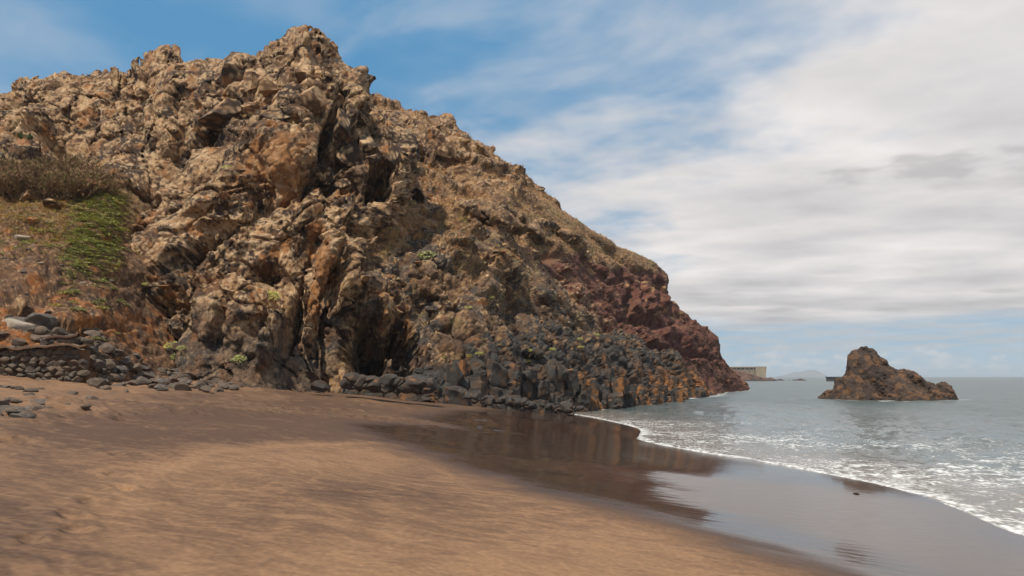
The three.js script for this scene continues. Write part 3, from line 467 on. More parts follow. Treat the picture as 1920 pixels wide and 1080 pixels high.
function sandHeight(x, z) {
  let h = sandBase(x, z); const s = shore(x, z), up = sst(15, 24, s);
  h += 0.10 * fbm2(x * 0.10, z * 0.10, 3) * sst(3, 12, s) + 0.012 * fbm2(x * 0.6, z * 0.9, 3) * sst(4, 10, s) + up * (0.10 * fbm2(x * 0.5 + 9, z * 0.5, 4) + 0.03 * fbm2(x * 2.1, z * 2.1, 3));
  for (const [dx, dz, R, dep, ph] of dentGrid.get(Math.floor(x) + ',' + Math.floor(z)) ?? []) {
    const a = x - dx, b = z - dz, c = Math.cos(ph), q = Math.sin(ph), r = Math.hypot((a * c + b * q) / 1.5, -a * q + b * c) / R; if (r < 2) h += 1.5 * dep * (-(1 - sst(0.3, 1, r)) + 0.35 * sst(0.6, 1.1, r) * (1 - sst(1.2, 2, r)));
  }
  return h;
}
const BX0 = -44, BX1 = 20, BZ0 = -64, BZ1 = 0; // metres covered by the beach maps
const TEX = 2048;
const lobe = (() => { const pts = [[760, 828], [560, 832], [420, 840], [300, 868], [222, 910], [192, 960], [215, 1010], [320, 1056], [440, 1100]].map(([px, py]) => { for (let d = 3; d < 60; d += 0.05) { const p = at(px, py, d); if (p[1] <= sandBase(p[0], p[2]) + 0.02) return [p[0], p[2]]; } return [-5, -20]; }); return sideDistance(curve(pts, 80)); })();
const sandMaps = (() => {
  const W = TEX, colr = new Uint8Array(W * W * 4), ro = new Uint8Array(W * W * 4), bu = new Uint8Array(W * W * 4);
  const g = (v) => 255 * (v <= 0.0031308 ? 12.92 * v : 1.055 * Math.pow(v, 1 / 2.4) - 0.055);
  const R = 256, SH = new Float32Array((R + 1) * (R + 1)), WL = new Float32Array((R + 1) * (R + 1));
  for (let j = 0; j <= R; j++) for (let i = 0; i <= R; i++) { const x = lerp(BX0, BX1, i / R), z = lerp(BZ0, BZ1, j / R); SH[j * (R + 1) + i] = shore(x, z); WL[j * (R + 1) + i] = -wetLine(x, z); }
  const bil = (T, u, v) => { const a = u * R, b = v * R, i = Math.min(R - 1, a | 0), j = Math.min(R - 1, b | 0), s = a - i, t = b - j, k = j * (R + 1) + i; return lerp(lerp(T[k], T[k + 1], s), lerp(T[k + R + 1], T[k + R + 2], s), t); };
  const LBs = new Float32Array((R + 1) * (R + 1)); for (let j = 0; j <= R; j++) for (let i = 0; i <= R; i++) LBs[j * (R + 1) + i] = lobe(lerp(BX0, BX1, i / R), lerp(BZ0, BZ1, j / R)); const LB = (u, v) => bil(LBs, u, v);
  const dry = [0.248, 0.140, 0.075], damp = [0.092, 0.050, 0.029], wetc = [0.058, 0.033, 0.022];
  for (let j = 0; j < W; j++) for (let i = 0; i < W; i++) {
    const u = (i + 0.5) / W, v = (j + 0.5) / W, x = lerp(BX0, BX1, u), z = lerp(BZ0, BZ1, v), s = bil(SH, u, v), w = bil(WL, u, v) + 1.1 * sst(-30, -20, z) + 0.5 * fbm2(x * 0.35 + 3, z * 0.35, 3);
    const wet = sst(-0.6, 1.6, w), o = (j * W + i) * 4;
    // drying streaks follow the swash: long across the beach
    const st = fbm2(x * 0.22 + 0.15 * z + 2 * fbm2(x * 0.1, z * 0.1, 2), z * 0.9 - 0.35 * x, 5), bl = fbm2(x * 0.13 + 40, z * 0.13, 4), fi = fbm2(x * 1.6, z * 4.2 - x, 4);
    const upper = sst(19, 24, s + 1.6 * fbm2(x * 0.3, z * 0.3, 3));
    const wq = 0.6 * fbm2(x * 0.16 + 7, z * 0.16, 3), wisp = 1 - Math.abs(fbm2(x * 0.30 + 0.4 * z + wq, z * 1.15 - 0.25 * x + 2 * wq, 5)) * 3.4, wisp2 = 1 - Math.abs(fbm2(x * 0.8 + 0.5 * z + 30, z * 2.6 - 0.5 * x + 2 * wq, 4)) * 3.2;
    let dampness = clamp(0.56 + 0.75 * bl + 0.22 * st + 0.28 * fi - 0.34 * sst(0.45, 0.95, wisp) - 0.24 * sst(0.5, 0.98, wisp2));
    dampness = lerp(dampness, 0.18 + 0.4 * clamp(0.3 + fi + st), upper);
    const lb = -LB(u, v) + 0.35 * fbm2(x * 0.5 + 4, z * 0.5, 3); dampness += 0.42 * sst(-0.15, 1.2, lb) * (1 - upper) * (1 - 0.5 * sst(6, 14, lb)) - 0.55 * (1 - sst(0, 0.35, Math.abs(lb + 0.2))) * (0.5 + fi) * sst(-24, -18, z); dampness = clamp(dampness + 0.25 * sst(-17, -21, z) * (1 - upper));
    dampness = Math.max(dampness, 0.85 * sst(-7, -0.5, w) * sst(18, 26, -z) );
    const c = [0, 1, 2].map((k) => lerp(lerp(dry[k], damp[k], dampness), wetc[k], wet));
    const n = 1 + 0.13 * n2(x * 9, z * 9) + 0.10 * n2(x * 23, z * 23);
    colr[o] = g(clamp(c[0] * n)); colr[o + 1] = g(clamp(c[1] * n)); colr[o + 2] = g(clamp(c[2] * n)); colr[o + 3] = 255;
    const gl = sst(0.1, 2.0, w + 0.4 * st), rr = lerp(0.95 - 0.2 * dampness, 0.085 + 0.06 * clamp(0.3 + fi), gl);
    ro[o] = ro[o + 1] = ro[o + 2] = 255 * rr; ro[o + 3] = 255;
    let bp = 0.55 + (1 - gl) * (0.09 * n2(x * 4, z * 4) + 0.08 * n2(x * 9.5, z * 9.5) + 0.07 * n2(x * 16, z * 16)) + gl * (0.017 * n2(x * 1.1 + 0.4 * z, z * 3.5) + 0.007 * n2(x * 4, z * 9));
    for (const [dx, dz, R, dep, ph] of dentGrid.get(Math.floor(x) + ',' + Math.floor(z)) ?? []) { const a = x - dx, b = z - dz, c = Math.cos(ph), q = Math.sin(ph), r = Math.hypot((a * c + b * q) / 1.5, -a * q + b * c) / (0.9 * R); if (r < 1.8) bp += (1 - gl) * (-0.5 * (1 - sst(0.45, 1, r)) + 0.16 * sst(0.7, 1.1, r) * (1 - sst(1.2, 1.8, r))); } bu[o] = bu[o + 1] = bu[o + 2] = 255 * clamp(bp); bu[o + 3] = 255;
  }
  const mk = (d, srgb) => { const t = new THREE.DataTexture(d, W, W, THREE.RGBAFormat); t.magFilter = THREE.LinearFilter; t.wrapS = t.wrapT = THREE.ClampToEdgeWrapping; if (srgb) t.colorSpace = THREE.SRGBColorSpace; t.needsUpdate = true; return t; };
  return [mk(colr, true), mk(ro, false), mk(bu, false)];
})();
function fan(a0, a1, NA, r0, r1, NR, height, uvf, uv1f) {
  const N = NA * NR, pos = new Float32Array(N * 3), uv = new Float32Array(N * 2), uv1 = new Float32Array(N * 2), idx = new Uint32Array((NA - 1) * (NR - 1) * 6); let k = 0;
  for (let j = 0; j < NR; j++) { const r = r0 * Math.pow(r1 / r0, j / (NR - 1)); for (let i = 0; i < NA; i++) { const a = lerp(a0, a1, i / (NA - 1)), x = Math.sin(a) * r, z = -Math.cos(a) * r, n = j * NA + i, st = r * Math.max((a1 - a0) / NA, Math.log(r1 / r0) / NR); pos[n * 3] = x; pos[n * 3 + 1] = height(x, z, st); pos[n * 3 + 2] = z; uv.set(uvf(x, z), n * 2); uv1.set(uv1f(x, z), n * 2); } }
  for (let j = 0; j < NR - 1; j++) for (let i = 0; i < NA - 1; i++) { const n = j * NA + i; idx[k++] = n; idx[k++] = n + 1; idx[k++] = n + NA; idx[k++] = n + 1; idx[k++] = n + NA + 1; idx[k++] = n + NA; }
  const g = new THREE.BufferGeometry(); g.setAttribute('position', new THREE.BufferAttribute(pos, 3)); g.setAttribute('uv', new THREE.BufferAttribute(uv, 2)); g.setAttribute('uv1', new THREE.BufferAttribute(uv1, 2)); g.setIndex(new THREE.BufferAttribute(idx, 1)); g.computeVertexNormals(); return g;
}
const rad = Math.PI / 180;
const beach = add(new THREE.Mesh(fan(-100 * rad, 75 * rad, 520, 0.8, 78, 480, sandHeight, (x, z) => [(x - BX0) / (BX1 - BX0), (z - BZ0) / (BZ1 - BZ0)], (x, z) => [x / 1.6, z / 1.6]),
  new THREE.MeshPhysicalMaterial({ map: sandMaps[0], roughnessMap: sandMaps[1], roughness: 1, bumpMap: sandMaps[2], bumpScale: 0.045, ior: 1.4 })), 'beach');
info(beach, 'brown volcanic sand beach, dry on one side and mirror wet near the sea', 'beach', 'structure');
console.log('beach done');

// ---- the sea
function waves(x, z, cell) {
  const s = shore(x, z), deep = sst(0.5, -14, s), f = (l) => clamp(l / (cell * 2.2) - 0.5);
  const ph = x * 0.55 - z * 0.16; let h = 0;
  const wv = 1.3 * fbm2(x * 0.03, z * 0.03, 2);
  h += 0.16 * deep * Math.pow(0.5 + 0.5 * Math.sin(ph * 0.75 + 4 * wv), 2.2) * (0.4 + 0.6 * clamp(0.5 + fbm2(x * 0.05, z * 0.09 + 5, 2) * 1.3)) * f(8);
  h += (0.02 + 0.15 * deep) * fbm2(x * 0.28 + 0.1 * z, z * 0.20, 2) * f(3.5);
  h += (0.012 + 0.10 * deep) * (0.5 - Math.abs(n2(x * 0.62 + 5, z * 0.50))) * f(1.7);
  h += (0.010 + 0.045 * deep) * (0.5 - Math.abs(n2(x * 1.5 - 3, z * 1.2))) * f(0.7) + 0.018 * n2(x * 3.3, z * 2.9) * f(0.33);
  return h;
}
const FX0 = 0, FX1 = 64, FZ0 = -150, FZ1 = 0;
const rockFoot = sideDistance(curve([[820, 45.6], [880, 47], [940, 49.5], [1000, 52.6], [1060, 57], [1120, 63], [1170, 69], [1220, 77], [1265, 85], [1300, 93], [1332, 101], [1336, 108], [1345, 118], [1365, 130], [1395, 142], [1412, 148]].map(([px, d]) => { const p = at(px, 745, d); return [p[0], p[2]]; }), 120));
const seaMaps = (() => {
  const W = TEX, colr = new Uint8Array(W * W * 4), ro = new Uint8Array(W * W * 4), g = (v) => 255 * (v <= 0.0031308 ? 12.92 * v : 1.055 * Math.pow(v, 1 / 2.4) - 0.055);
  const R = 256, SH = new Float32Array((R + 1) * (R + 1)); for (let j = 0; j <= R; j++) for (let i = 0; i <= R; i++) SH[j * (R + 1) + i] = shore(lerp(FX0, FX1, i / R), lerp(FZ0, FZ1, j / R));
  const RF = new Float32Array((R + 1) * (R + 1)); for (let j = 0; j <= R; j++) for (let i = 0; i <= R; i++) RF[j * (R + 1) + i] = rockFoot(lerp(FX0, FX1, i / R), lerp(FZ0, FZ1, j / R));
  const bil2 = (u, v) => { const a = u * R, b = v * R, i = Math.min(R - 1, a | 0), j = Math.min(R - 1, b | 0), s = a - i, t = b - j, k = j * (R + 1) + i; return lerp(lerp(RF[k], RF[k + 1], s), lerp(RF[k + R + 1], RF[k + R + 2], s), t); };
  const bil = (u, v) => { const a = u * R, b = v * R, i = Math.min(R - 1, a | 0), j = Math.min(R - 1, b | 0), s = a - i, t = b - j, k = j * (R + 1) + i; return lerp(lerp(SH[k], SH[k + 1], s), lerp(SH[k + R + 1], SH[k + R + 2], s), t); };
  const deepc = [0.085, 0.110, 0.110], shal = [0.19, 0.165, 0.14], foam = [0.78, 0.78, 0.77];
  for (let j = 0; j < W; j++) for (let i = 0; i < W; i++) {
    const u = (i + 0.5) / W, v = (j + 0.5) / W, x = lerp(FX0, FX1, u), z = lerp(FZ0, FZ1, v), d = -bil(u, v), o = (j * W + i) * 4;
    const wx = x + 0.9 * fbm2(x * 0.5, z * 0.5, 3), wz = z + 0.9 * fbm2(x * 0.5 + 9, z * 0.5 + 4, 3);
    const web = 1 - Math.abs(fbm2(wx * 0.75, wz * 0.55, 4)) * 4.2, web2 = 1 - Math.abs(fbm2(wx * 2.0 + 7, wz * 1.6, 3)) * 3.6;
    const patch = fbm2(x * 0.12 + 4, z * 0.12, 3);
    const zone = sst(19, 5, d + 7 * patch) * sst(-70, -34, z + 4 * patch) + 0.4 * sst(26, 9, d + 9 * patch) * sst(-50, -24, z);
    let f = sst(0.45, 1.05, web * 0.75 + web2 * 0.35 + patch * 0.7) * zone * 0.8;
    f = Math.max(f, sst(0.35, 0.95, web2 * 0.7 + web * 0.3 + 0.5 * patch + 0.12) * sst(5.5, 0.6, d + 1.8 * patch) * 0.8 * sst(-64, -45, z));
    const lw = 0.5 + 0.8 * n2(x * 0.5 + 3, z * 0.5), lip = sst(0.15 + 0.5 * Math.max(0, lw), 0.05, Math.abs(d + 0.10 + 0.25 * patch)) * sst(-0.5, 0.3, n2(x * 2.2, z * 2.2) + 0.5 * n2(x * 7, z * 7) + 0.25); f = Math.max(f, lip * 0.95);
    const se = Math.hypot((x - 48.5) / 10.2, (z + 90.2) / 5.6), sf = sst(0.22, 0.02, Math.abs(se - 1 + 0.12 * fbm2(x * 0.5, z * 0.5, 3))); f = Math.max(f, sf * sst(0.1, 0.7, web2 * 0.7 + patch + 0.2) * 0.8); const rf = Math.abs(bil2(u, v)), wash = 0.55 + 1.4 * sst(-96, -104, z) * sst(-128, -116, z); f = Math.max(f, sst(0.2, 0.7, web2 * 0.6 + patch + 0.25) * sst(1.3 * wash, 0.3 * wash, rf + 0.8 * fbm2(x * 0.8, z * 0.8, 3)) * sst(-52, -60, z)); f = clamp(f * (0.75 + 0.6 * n2(x * 5, z * 5)));
    const c = [0, 1, 2].map((k) => lerp(lerp(shal[k], deepc[k], sst(0.5, 9, d)), foam[k], f));
    colr[o] = g(c[0]); colr[o + 1] = g(c[1]); colr[o + 2] = g(c[2]); colr[o + 3] = 255; const rr = lerp(lerp(0.06, 0.30, sst(10, 36, d)), 0.85, f); ro[o] = ro[o + 1] = ro[o + 2] = 255 * rr; ro[o + 3] = 255;
  }
  const mk = (d, srgb) => { const t = new THREE.DataTexture(d, W, W, THREE.RGBAFormat); t.magFilter = THREE.LinearFilter; t.wrapS = t.wrapT = THREE.ClampToEdgeWrapping; if (srgb) t.colorSpace = THREE.SRGBColorSpace; t.needsUpdate = true; return t; };
  return [mk(colr, true), mk(ro, false)];
})();
const seaBump = dataTex(512, 512, (i, j, u, v) => { const k = 0.5 + 0.5 * torF(u, v, 7, 5, 14); return [k, k, k]; }); seaBump.channel = 1;
const sea = add(new THREE.Mesh(fan(-30 * rad, 80 * rad, 620, 7, 14000, 560, (x, z, c) => { const s = shore(x, z); return waves(x, z, c) + 0.035 * sst(-1.6, -0.35, s) * (1 - sst(-0.1, 0.6, s)) - 0.4 * sst(0.8, 4, s); },
  (x, z) => [(x - FX0) / (FX1 - FX0), (z - FZ0) / (FZ1 - FZ0)], (x, z) => [x / 5.3, z / 4.1]),
  new THREE.MeshPhysicalMaterial({ map: seaMaps[0], roughnessMap: seaMaps[1], roughness: 1, ior: 1.33, bumpMap: seaBump, bumpScale: 0.11 })), 'sea');
info(sea, 'grey green sea with low chop and foam washing onto the sand', 'sea', 'structure');
console.log('sea done');

// ------------------------------------------------------------------ loose and set stones
const vnoise = (v, f, s) => fbm3(v.x * f + s, v.y * f, v.z * f, 3);
function rockGeo(seed, { cuts = 9, lo = 0.52, hi = 0.86, detail = 5, rough = 0.05, column = false, paint, sharp = 0.4 }) {
  const r = rng(seed * 977 + 3); let g = new THREE.IcosahedronGeometry(1, detail); g.deleteAttribute('uv'); g.deleteAttribute('normal'); g = mergeVertices(g, 1e-4);
  const P = g.attributes.position, v = new THREE.Vector3(), planes = [];
  if (column) { const n = 5 + Math.floor(r() * 2), ph = r() * 6.3; for (let i = 0; i < n; i++) { const a = ph + (i + 0.35 * (r() - 0.5)) / n * 6.283; planes.push([new THREE.Vector3(Math.cos(a), 0.10 * (r() - 0.5), Math.sin(a)).normalize(), 0.62 + 0.1 * r()]); } planes.push([new THREE.Vector3(0.25 * (r() - 0.5), 1, 0.25 * (r() - 0.5)).normalize(), 0.62 + 0.12 * r()], [new THREE.Vector3(0.25 * (r() - 0.5), -1, 0.25 * (r() - 0.5)).normalize(), 0.66]); }
  for (let i = 0; i < cuts; i++) { const d = new THREE.Vector3(r() * 2 - 1, r() * 2 - 1, r() * 2 - 1); if (d.length() < 0.1) continue; planes.push([d.normalize(), lo + (hi - lo) * r()]); }
  const col = new Float32Array(P.count * 3), uv = new Float32Array(P.count * 2), o = [0, 0, 0];
  for (let i = 0; i < P.count; i++) {
    v.fromBufferAttribute(P, i).multiplyScalar(column ? 1.25 : 1.08);
    for (let k = 0; k < 2; k++) for (const [n, d] of planes) { const t = v.dot(n) - d; if (t > 0) v.addScaledVector(n, -t); }
    v.multiplyScalar(1 + rough * vnoise(v, 2.1, seed) + rough * 0.5 * vnoise(v, 6, seed + 5));
    P.setXYZ(i, v.x, v.y, v.z); paint(o, v.x * 1.0 + seed * 7.7, v.y, v.z, v); col.set(o, i * 3); uv[i * 2] = v.x * 0.35 + v.z * 0.3 + seed * 0.37; uv[i * 2 + 1] = v.y * 0.35 - v.z * 0.15;
  }
  g.setAttribute('color', new THREE.BufferAttribute(col, 3)); g.setAttribute('uv', new THREE.BufferAttribute(uv, 2));
  return toCreasedNormals(g, sharp);
}
const paintCrust = (rust, dark) => (o, x, y, z) => { T1 = 0.5; T2 = 0.35 + 0.4 * dark; T3 = 0.5; E2 = 1; rockColour(o, x * 1.1, y * 1.1, z * 1.1, 0.55 - 0.3 * dark, dark, rust); };
const paintBasalt = (rust) => (o, x, y, z) => {
  o[0] = C.slate[0]; o[1] = C.slate[1]; o[2] = C.slate[2]; mix3(o, C.dark, sst(-0.2, 0.4, fbm3(x * 1.2, y * 1.2, z * 1.2, 3)) * 0.8); mix3(o, C.brown, sst(0.1, 0.4, fbm3(x + 9, y, z, 3)) * 0.5);
  mix3(o, C.rust, sst(0.0, 0.3, fbm3(x * 0.8 + 40, y * 0.6, z * 0.8, 4) - 0.35 + 0.6 * rust) * 0.72); const k = 0.85 + 0.4 * fbm3(x * 4, y * 4, z * 4, 2); o[0] *= k; o[1] *= k; o[2] *= k;
};
const paintGrey = (tint, light) => (o, x, y, z) => { o[0] = 0.130 * light; o[1] = 0.098 * light; o[2] = 0.075 * light; mix3(o, tint, 0.25 + 0.5 * sst(-0.1, 0.4, fbm3(x, y, z, 3))); mix3(o, [0.30, 0.26, 0.22], sst(0.2, 0.45, fbm3(x * 2.5, y * 2.5, z * 2.5, 3)) * 0.5); const k = 0.85 + 0.4 * fbm3(x * 4, y * 4, z * 4, 2); o[0] *= k; o[1] *= k; o[2] *= k; };
const G = {
  crust: [...Array(9)].map((_, i) => rockGeo(i + 1, { cuts: 8 + i % 4, paint: paintCrust(0.2 + 0.5 * (i % 3 === 1), (i % 3 === 2) ? 0.7 : 0.1), rough: 0.06, lo: 0.42, hi: 0.8 })),
  basalt: [...Array(7)].map((_, i) => rockGeo(i + 31, { column: true, cuts: 7, lo: 0.58, hi: 0.92, detail: 7, paint: paintBasalt(0.05), rough: 0.15, sharp: 0.5 })),
  stained: [...Array(5)].map((_, i) => rockGeo(i + 51, { column: true, cuts: 7, lo: 0.58, hi: 0.92, detail: 7, paint: paintBasalt(0.45), rough: 0.15, sharp: 0.5 })),
  grey: [...Array(8)].map((_, i) => rockGeo(i + 71, { cuts: 7, detail: 3, rough: 0.06, paint: paintGrey([[0.13, 0.085, 0.055], [0.10, 0.09, 0.085], [0.20, 0.13, 0.085]][i % 3], 0.85 + 0.15 * (i % 4)) })),
  black: [...Array(5)].map((_, i) => rockGeo(i + 91, { cuts: 8, detail: 3, rough: 0.06, paint: paintBasalt(0.1) })),
  pale: rockGeo(121, { cuts: 7, detail: 4, paint: (o) => { o[0] = 0.42; o[1] = 0.35; o[2] = 0.28; } }),
  redstone: rockGeo(122, { cuts: 7, detail: 4, paint: (o, x, y, z) => { o[0] = 0.26 + 0.1 * n3(x * 3, y * 3, z * 3); o[1] = 0.09; o[2] = 0.05; } }),
  lichen: rockGeo(123, { cuts: 8, detail: 6, paint: (o, x, y, z) => { o[0] = 0.30; o[1] = 0.2; o[2] = 0.13; mix3(o, C.orange, sst(-0.05, 0.12, fbm3(x * 2, y * 2, z * 2, 3))); mix3(o, C.dark, sst(0.15, 0.3, fbm3(x * 2 + 8, y * 2, z * 2, 3))); } }),
};
const pick = (a, r) => a[Math.floor(r() * a.length) % a.length];
function piece(geo, mat, name, parent, p, s, rot) { const m = new THREE.Mesh(geo, mat); m.position.copy(p); m.scale.set(s[0], s[1], s[2]); m.rotation.set(rot[0], rot[1], rot[2]); return add(m, name, parent); }
const vec = (a) => new THREE.Vector3(a[0], a[1], a[2]);

// blocks of the crag: the stack of the summit, the ledges, then blocks over the whole face
{
  const r = rng(42);
  const put = (px, py, w, h, g, back = 0, rz = 0) => { const d = -crag.P(crag.on(px, py)).z + back, p = vec(at(px, py, d)), k = d / FOC; piece(g ?? pick(G.crust, r), M.block, 'rock_block', cliff, p, [w * k, h * k, (w + h) * 0.5 * k], [0.3 * (r() - 0.5), r() * 6.3, rz || 0.5 * (r() - 0.5)]); };
  const g = (i) => G.crust[i];
  for (const a of [[560, 100, 38, 42, g(0), 0.5], [572, 78, 20, 22, g(6), 1], [510, 120, 28, 26, g(2), 0.5], [533, 108, 24, 30, g(3), 1], [598, 116, 22, 28, g(1), 0], [585, 140, 34, 24, g(4), -0.5], [640, 155, 32, 26, g(7), 0.3, -0.5], [622, 145, 24, 22, g(3), 0.5], [652, 178, 20, 26, g(2), 0], [432, 146, 30, 34, g(2), 0.5], [440, 128, 20, 20, g(6), 1], [395, 138, 16, 12, g(0), 1], [472, 158, 28, 22, g(3), 0], [505, 168, 30, 22, g(0), 0], [545, 165, 26, 30, g(3), 0], [590, 185, 30, 34, g(4), 0], [625, 205, 26, 34, g(7), 0, 0.4], [640, 240, 20, 40, g(2), 0, 0.4], [470, 205, 40, 20, g(6), 0], [415, 215, 44, 30, g(2), 0], [520, 225, 44, 24, g(2), -0.3], [555, 215, 30, 18, g(3), -0.4],
    [308, 122, 16, 12, g(0), 0.5], [302, 136, 26, 16, g(3), 0.5], [285, 146, 20, 14, g(6), 0.5], [330, 150, 20, 18, g(2), 0], [190, 150, 18, 20, g(2), 0.3], [215, 160, 22, 16, g(0), 0.3], [140, 155, 24, 12, g(3), 0.5],
    [690, 270, 24, 26, g(2), -0.5], [735, 300, 18, 34, g(2), 0], [660, 290, 28, 24, g(5), -0.5], [610, 330, 20, 18, g(5), -1.0], [640, 350, 22, 18, g(2), -1.2], [590, 365, 24, 14, g(5), -0.6], [745, 345, 9, 36, g(3), -0.3], [700, 300, 20, 14, g(8), -1.0], [665, 255, 16, 36, g(7), -0.2, 0.4],
    [350, 470, 34, 16, g(5), 0.6, 0.55], [290, 545, 36, 14, g(8), 0.6, 0.4]]) put(...a);
  for (let i = 0; i < 45; i++) {
    const n = Math.floor(r() * crag.N), px = crag.pxy[n * 2], py = crag.pxy[n * 2 + 1]; if (px < -40 || px > 735 || py > 725 || (px > 640 && py > 395) || (px < 200 && py > 360) || (px < 240 && py > 480)) { i--; continue; }
    const p = crag.P(n), N = crag.Nn(n), s = 0.3 + 0.7 * r() * r() + 0.1; p.addScaledVector(N, -0.45 * s);
    piece(pick(G.crust, r), M.block, 'rock_block', cliff, p, [s * (0.8 + 0.6 * r()), s * (0.6 + 0.8 * r()), s], [0.8 * (r() - 0.5), r() * 6.3, 0.8 * (r() - 0.5)]);
  }
}
{ // outcrops on the hillside
  const r = rng(43);
  const put = (px, py, w, h, g, back = 0) => { const d = -hillSheet.P(hillSheet.on(px, py)).z + back, k = d / FOC; piece(g, M.block, 'rock_block', hill, vec(at(px, py, d)), [w * k, h * k, (w + h) * 0.5 * k], [0.2 * (r() - 0.5), r() * 6.3, 0.3 * (r() - 0.5)]); };
  for (const a of [[938, 366, 26, 24, G.crust[2], -0.4], [905, 350, 36, 20, G.crust[0], 0], [870, 330, 36, 16, G.crust[3], 0.4], [835, 228, 20, 9, G.crust[0], 0], [815, 224, 16, 7, G.crust[3], 0], [948, 308, 12, 9, G.crust[2], 0], [990, 345, 20, 10, G.crust[6], 0], [1010, 358, 14, 8, G.crust[2], 0], [785, 368, 22, 15, G.crust[5], 0], [758, 372, 8, 18, G.crust[3], -0.5]]) put(...a);
  for (let i = 0; i < 110; i++) {
    const n = Math.floor(r() * hillSheet.N), px = hillSheet.pxy[n * 2], py = hillSheet.pxy[n * 2 + 1]; if (px < 655 || px > 1180 || redness(px, py) > 0.3 || py > 700 || py < 200 || (px < 790 && py > 600) || (px < 760 && py < 385)) { i--; continue; }
    const p = hillSheet.P(n), N = hillSheet.Nn(n), s = (py < 400 ? 0.8 : 0.45) * (0.6 + 0.9 * r() * r()) + 0.15; p.addScaledVector(N, -0.5 * s);
    piece(py > 480 && r() < 0.3 ? pick(G.black, r) : pick(G.crust, r), M.block, 'rock_block', hill, p, [s * (0.9 + 0.7 * r()), s * (0.5 + 0.6 * r()), s], [0.5 * (r() - 0.5), r() * 6.3, 0.5 * (r() - 0.5)]);
  }
}
{ // jointed columns along the foot of the terrace
  const r = rng(44); let px = 852;
  while (px < 1326) {
    const foot = basaltSheet.P(basaltSheet.on(px, 740)), d = -foot.z, w = (0.65 + 1.1 * r()) * (0.8 + d / 300), lean = 0.26 * (r() - 0.5), tall = lerp(3.4, 1.6, r()) * (1 - 0.75 * sst(1180, 1330, px)) * sst(770, 850, px + 40) * (0.75 + 0.4 * r());
    let y = -0.3 + (px < 1000 ? 1.3 * sst(1000, 830, px) : 0), turn = r() * 6.3;
    while (y < tall) {
      const h = 0.75 + 0.9 * r(), q = (y + h * 0.5) / 8, py = 540 - FOC * ((((y + h * 0.5 - 3) / d) * CP - SP) / (CP + ((y + h * 0.5 - 3) / d) * SP));
      const s = basaltSheet.P(basaltSheet.on(px, py)); s.y = y + h * 0.5; s.z += -0.75 + 0.6 * r();
      const stained = r() < (y < 2.2 ? 0.10 + 0.42 * sst(930, 1150, px) : 0.06);
      piece(pick(stained ? G.stained : G.basalt, r), M.block, 'basalt_block', terrace, s, [w * 0.95, h * 0.92, w], [-0.12 + 0.3 * (r() - 0.5), turn + 0.6 * (r() - 0.5), lean + 0.1 * (r() - 0.5)]);
      y += h * 0.97;
    }
    px += w * 0.86 / (d / FOC) * 0.8;
  }
}
console.log('blocks done');

// where a ray of the photograph meets the sand
function ground(px, py) { let d = 4; for (; d < 75; d += 0.05) { const p = at(px, py, d); if (p[1] <= sandHeight(p[0], p[2])) return vec(p); } return vec(at(px, py, 40)); }
const onSlope = (px, py) => slopeSheet.P(slopeSheet.on(px, py));

// ---- dry stone wall
{
  const r = rng(45), wall = add(new THREE.Group(), 'stone_wall'); info(wall, 'low dry stone wall of dark round stones under a sandy ledge', 'wall');
  const a = vec(at(-120, 728, 29.2)), b = vec(at(152, 716, 30.6)), len = a.distanceTo(b), dir = b.clone().sub(a).normalize();
  for (let row = 0, y = 0; row < 7; row++) {
    let t = 0.08 * r(); const h = 0.22 + 0.06 * r();
    while (t < len - 0.15 * row * 0.4) {
      const w = 0.20 + 0.24 * r(), p = a.clone().addScaledVector(dir, t + w / 2); p.y = lerp(a.y, b.y, t / len) + y + h / 2 + 0.05 * (r() - 0.5); p.z += 0.10 * (r() - 0.5) - 0.02 * row;
      piece(pick(G.grey, r), M.stone, 'stone', wall, p, [w * 0.62, h * (0.60 + 0.12 * r()), 0.24], [0.4 * (r() - 0.5), r() * 6.3, 0.5 * (r() - 0.5)]); t += w * 0.96;
    }
    y += h * 0.93;
  }
  const core = new THREE.BoxGeometry(len + 0.1, 1.5, 0.5, 12, 4, 2), mid = a.clone().lerp(b, 0.5), CPs = core.attributes.position; for (let i = 0; i < CPs.count; i++) CPs.setXYZ(i, CPs.getX(i) + 0.05 * n3(i, 1, 2), CPs.getY(i) + 0.04 * n3(i, 4, 2), CPs.getZ(i)); core.computeVertexNormals();
  const cc = new Float32Array(CPs.count * 3).map((_, i) => C.earth[i % 3]); core.setAttribute('color', new THREE.BufferAttribute(cc, 3));
  const cm = add(new THREE.Mesh(core, M.soil), 'earth_fill', wall); cm.position.copy(mid); cm.position.y += 0.68; cm.position.z -= 0.30; cm.rotation.y = -Math.atan2(dir.z, dir.x); cm.rotation.z = Math.atan2(dir.y, Math.hypot(dir.x, dir.z));
  const top = new THREE.BoxGeometry(len + 0.2, 0.09, 0.75, 40, 1, 4), TP = top.attributes.position; for (let i = 0; i < TP.count; i++) { const x = TP.getX(i); TP.setY(i, TP.getY(i) + 0.10 * n2(x * 0.9, 3) + 0.02 * n2(x * 4, TP.getZ(i) * 4)); TP.setZ(i, TP.getZ(i) + 0.06 * n2(x * 1.4, 9)); } top.computeVertexNormals();
  top.setAttribute('color', new THREE.BufferAttribute(new Float32Array(TP.count * 3).map((_, i) => [0.30, 0.19, 0.12][i % 3]), 3));
  const tm = add(new THREE.Mesh(top, M.soil), 'ledge', wall); tm.position.copy(mid); tm.position.y += 1.62; tm.position.z -= 0.12; tm.rotation.copy(cm.rotation);
}
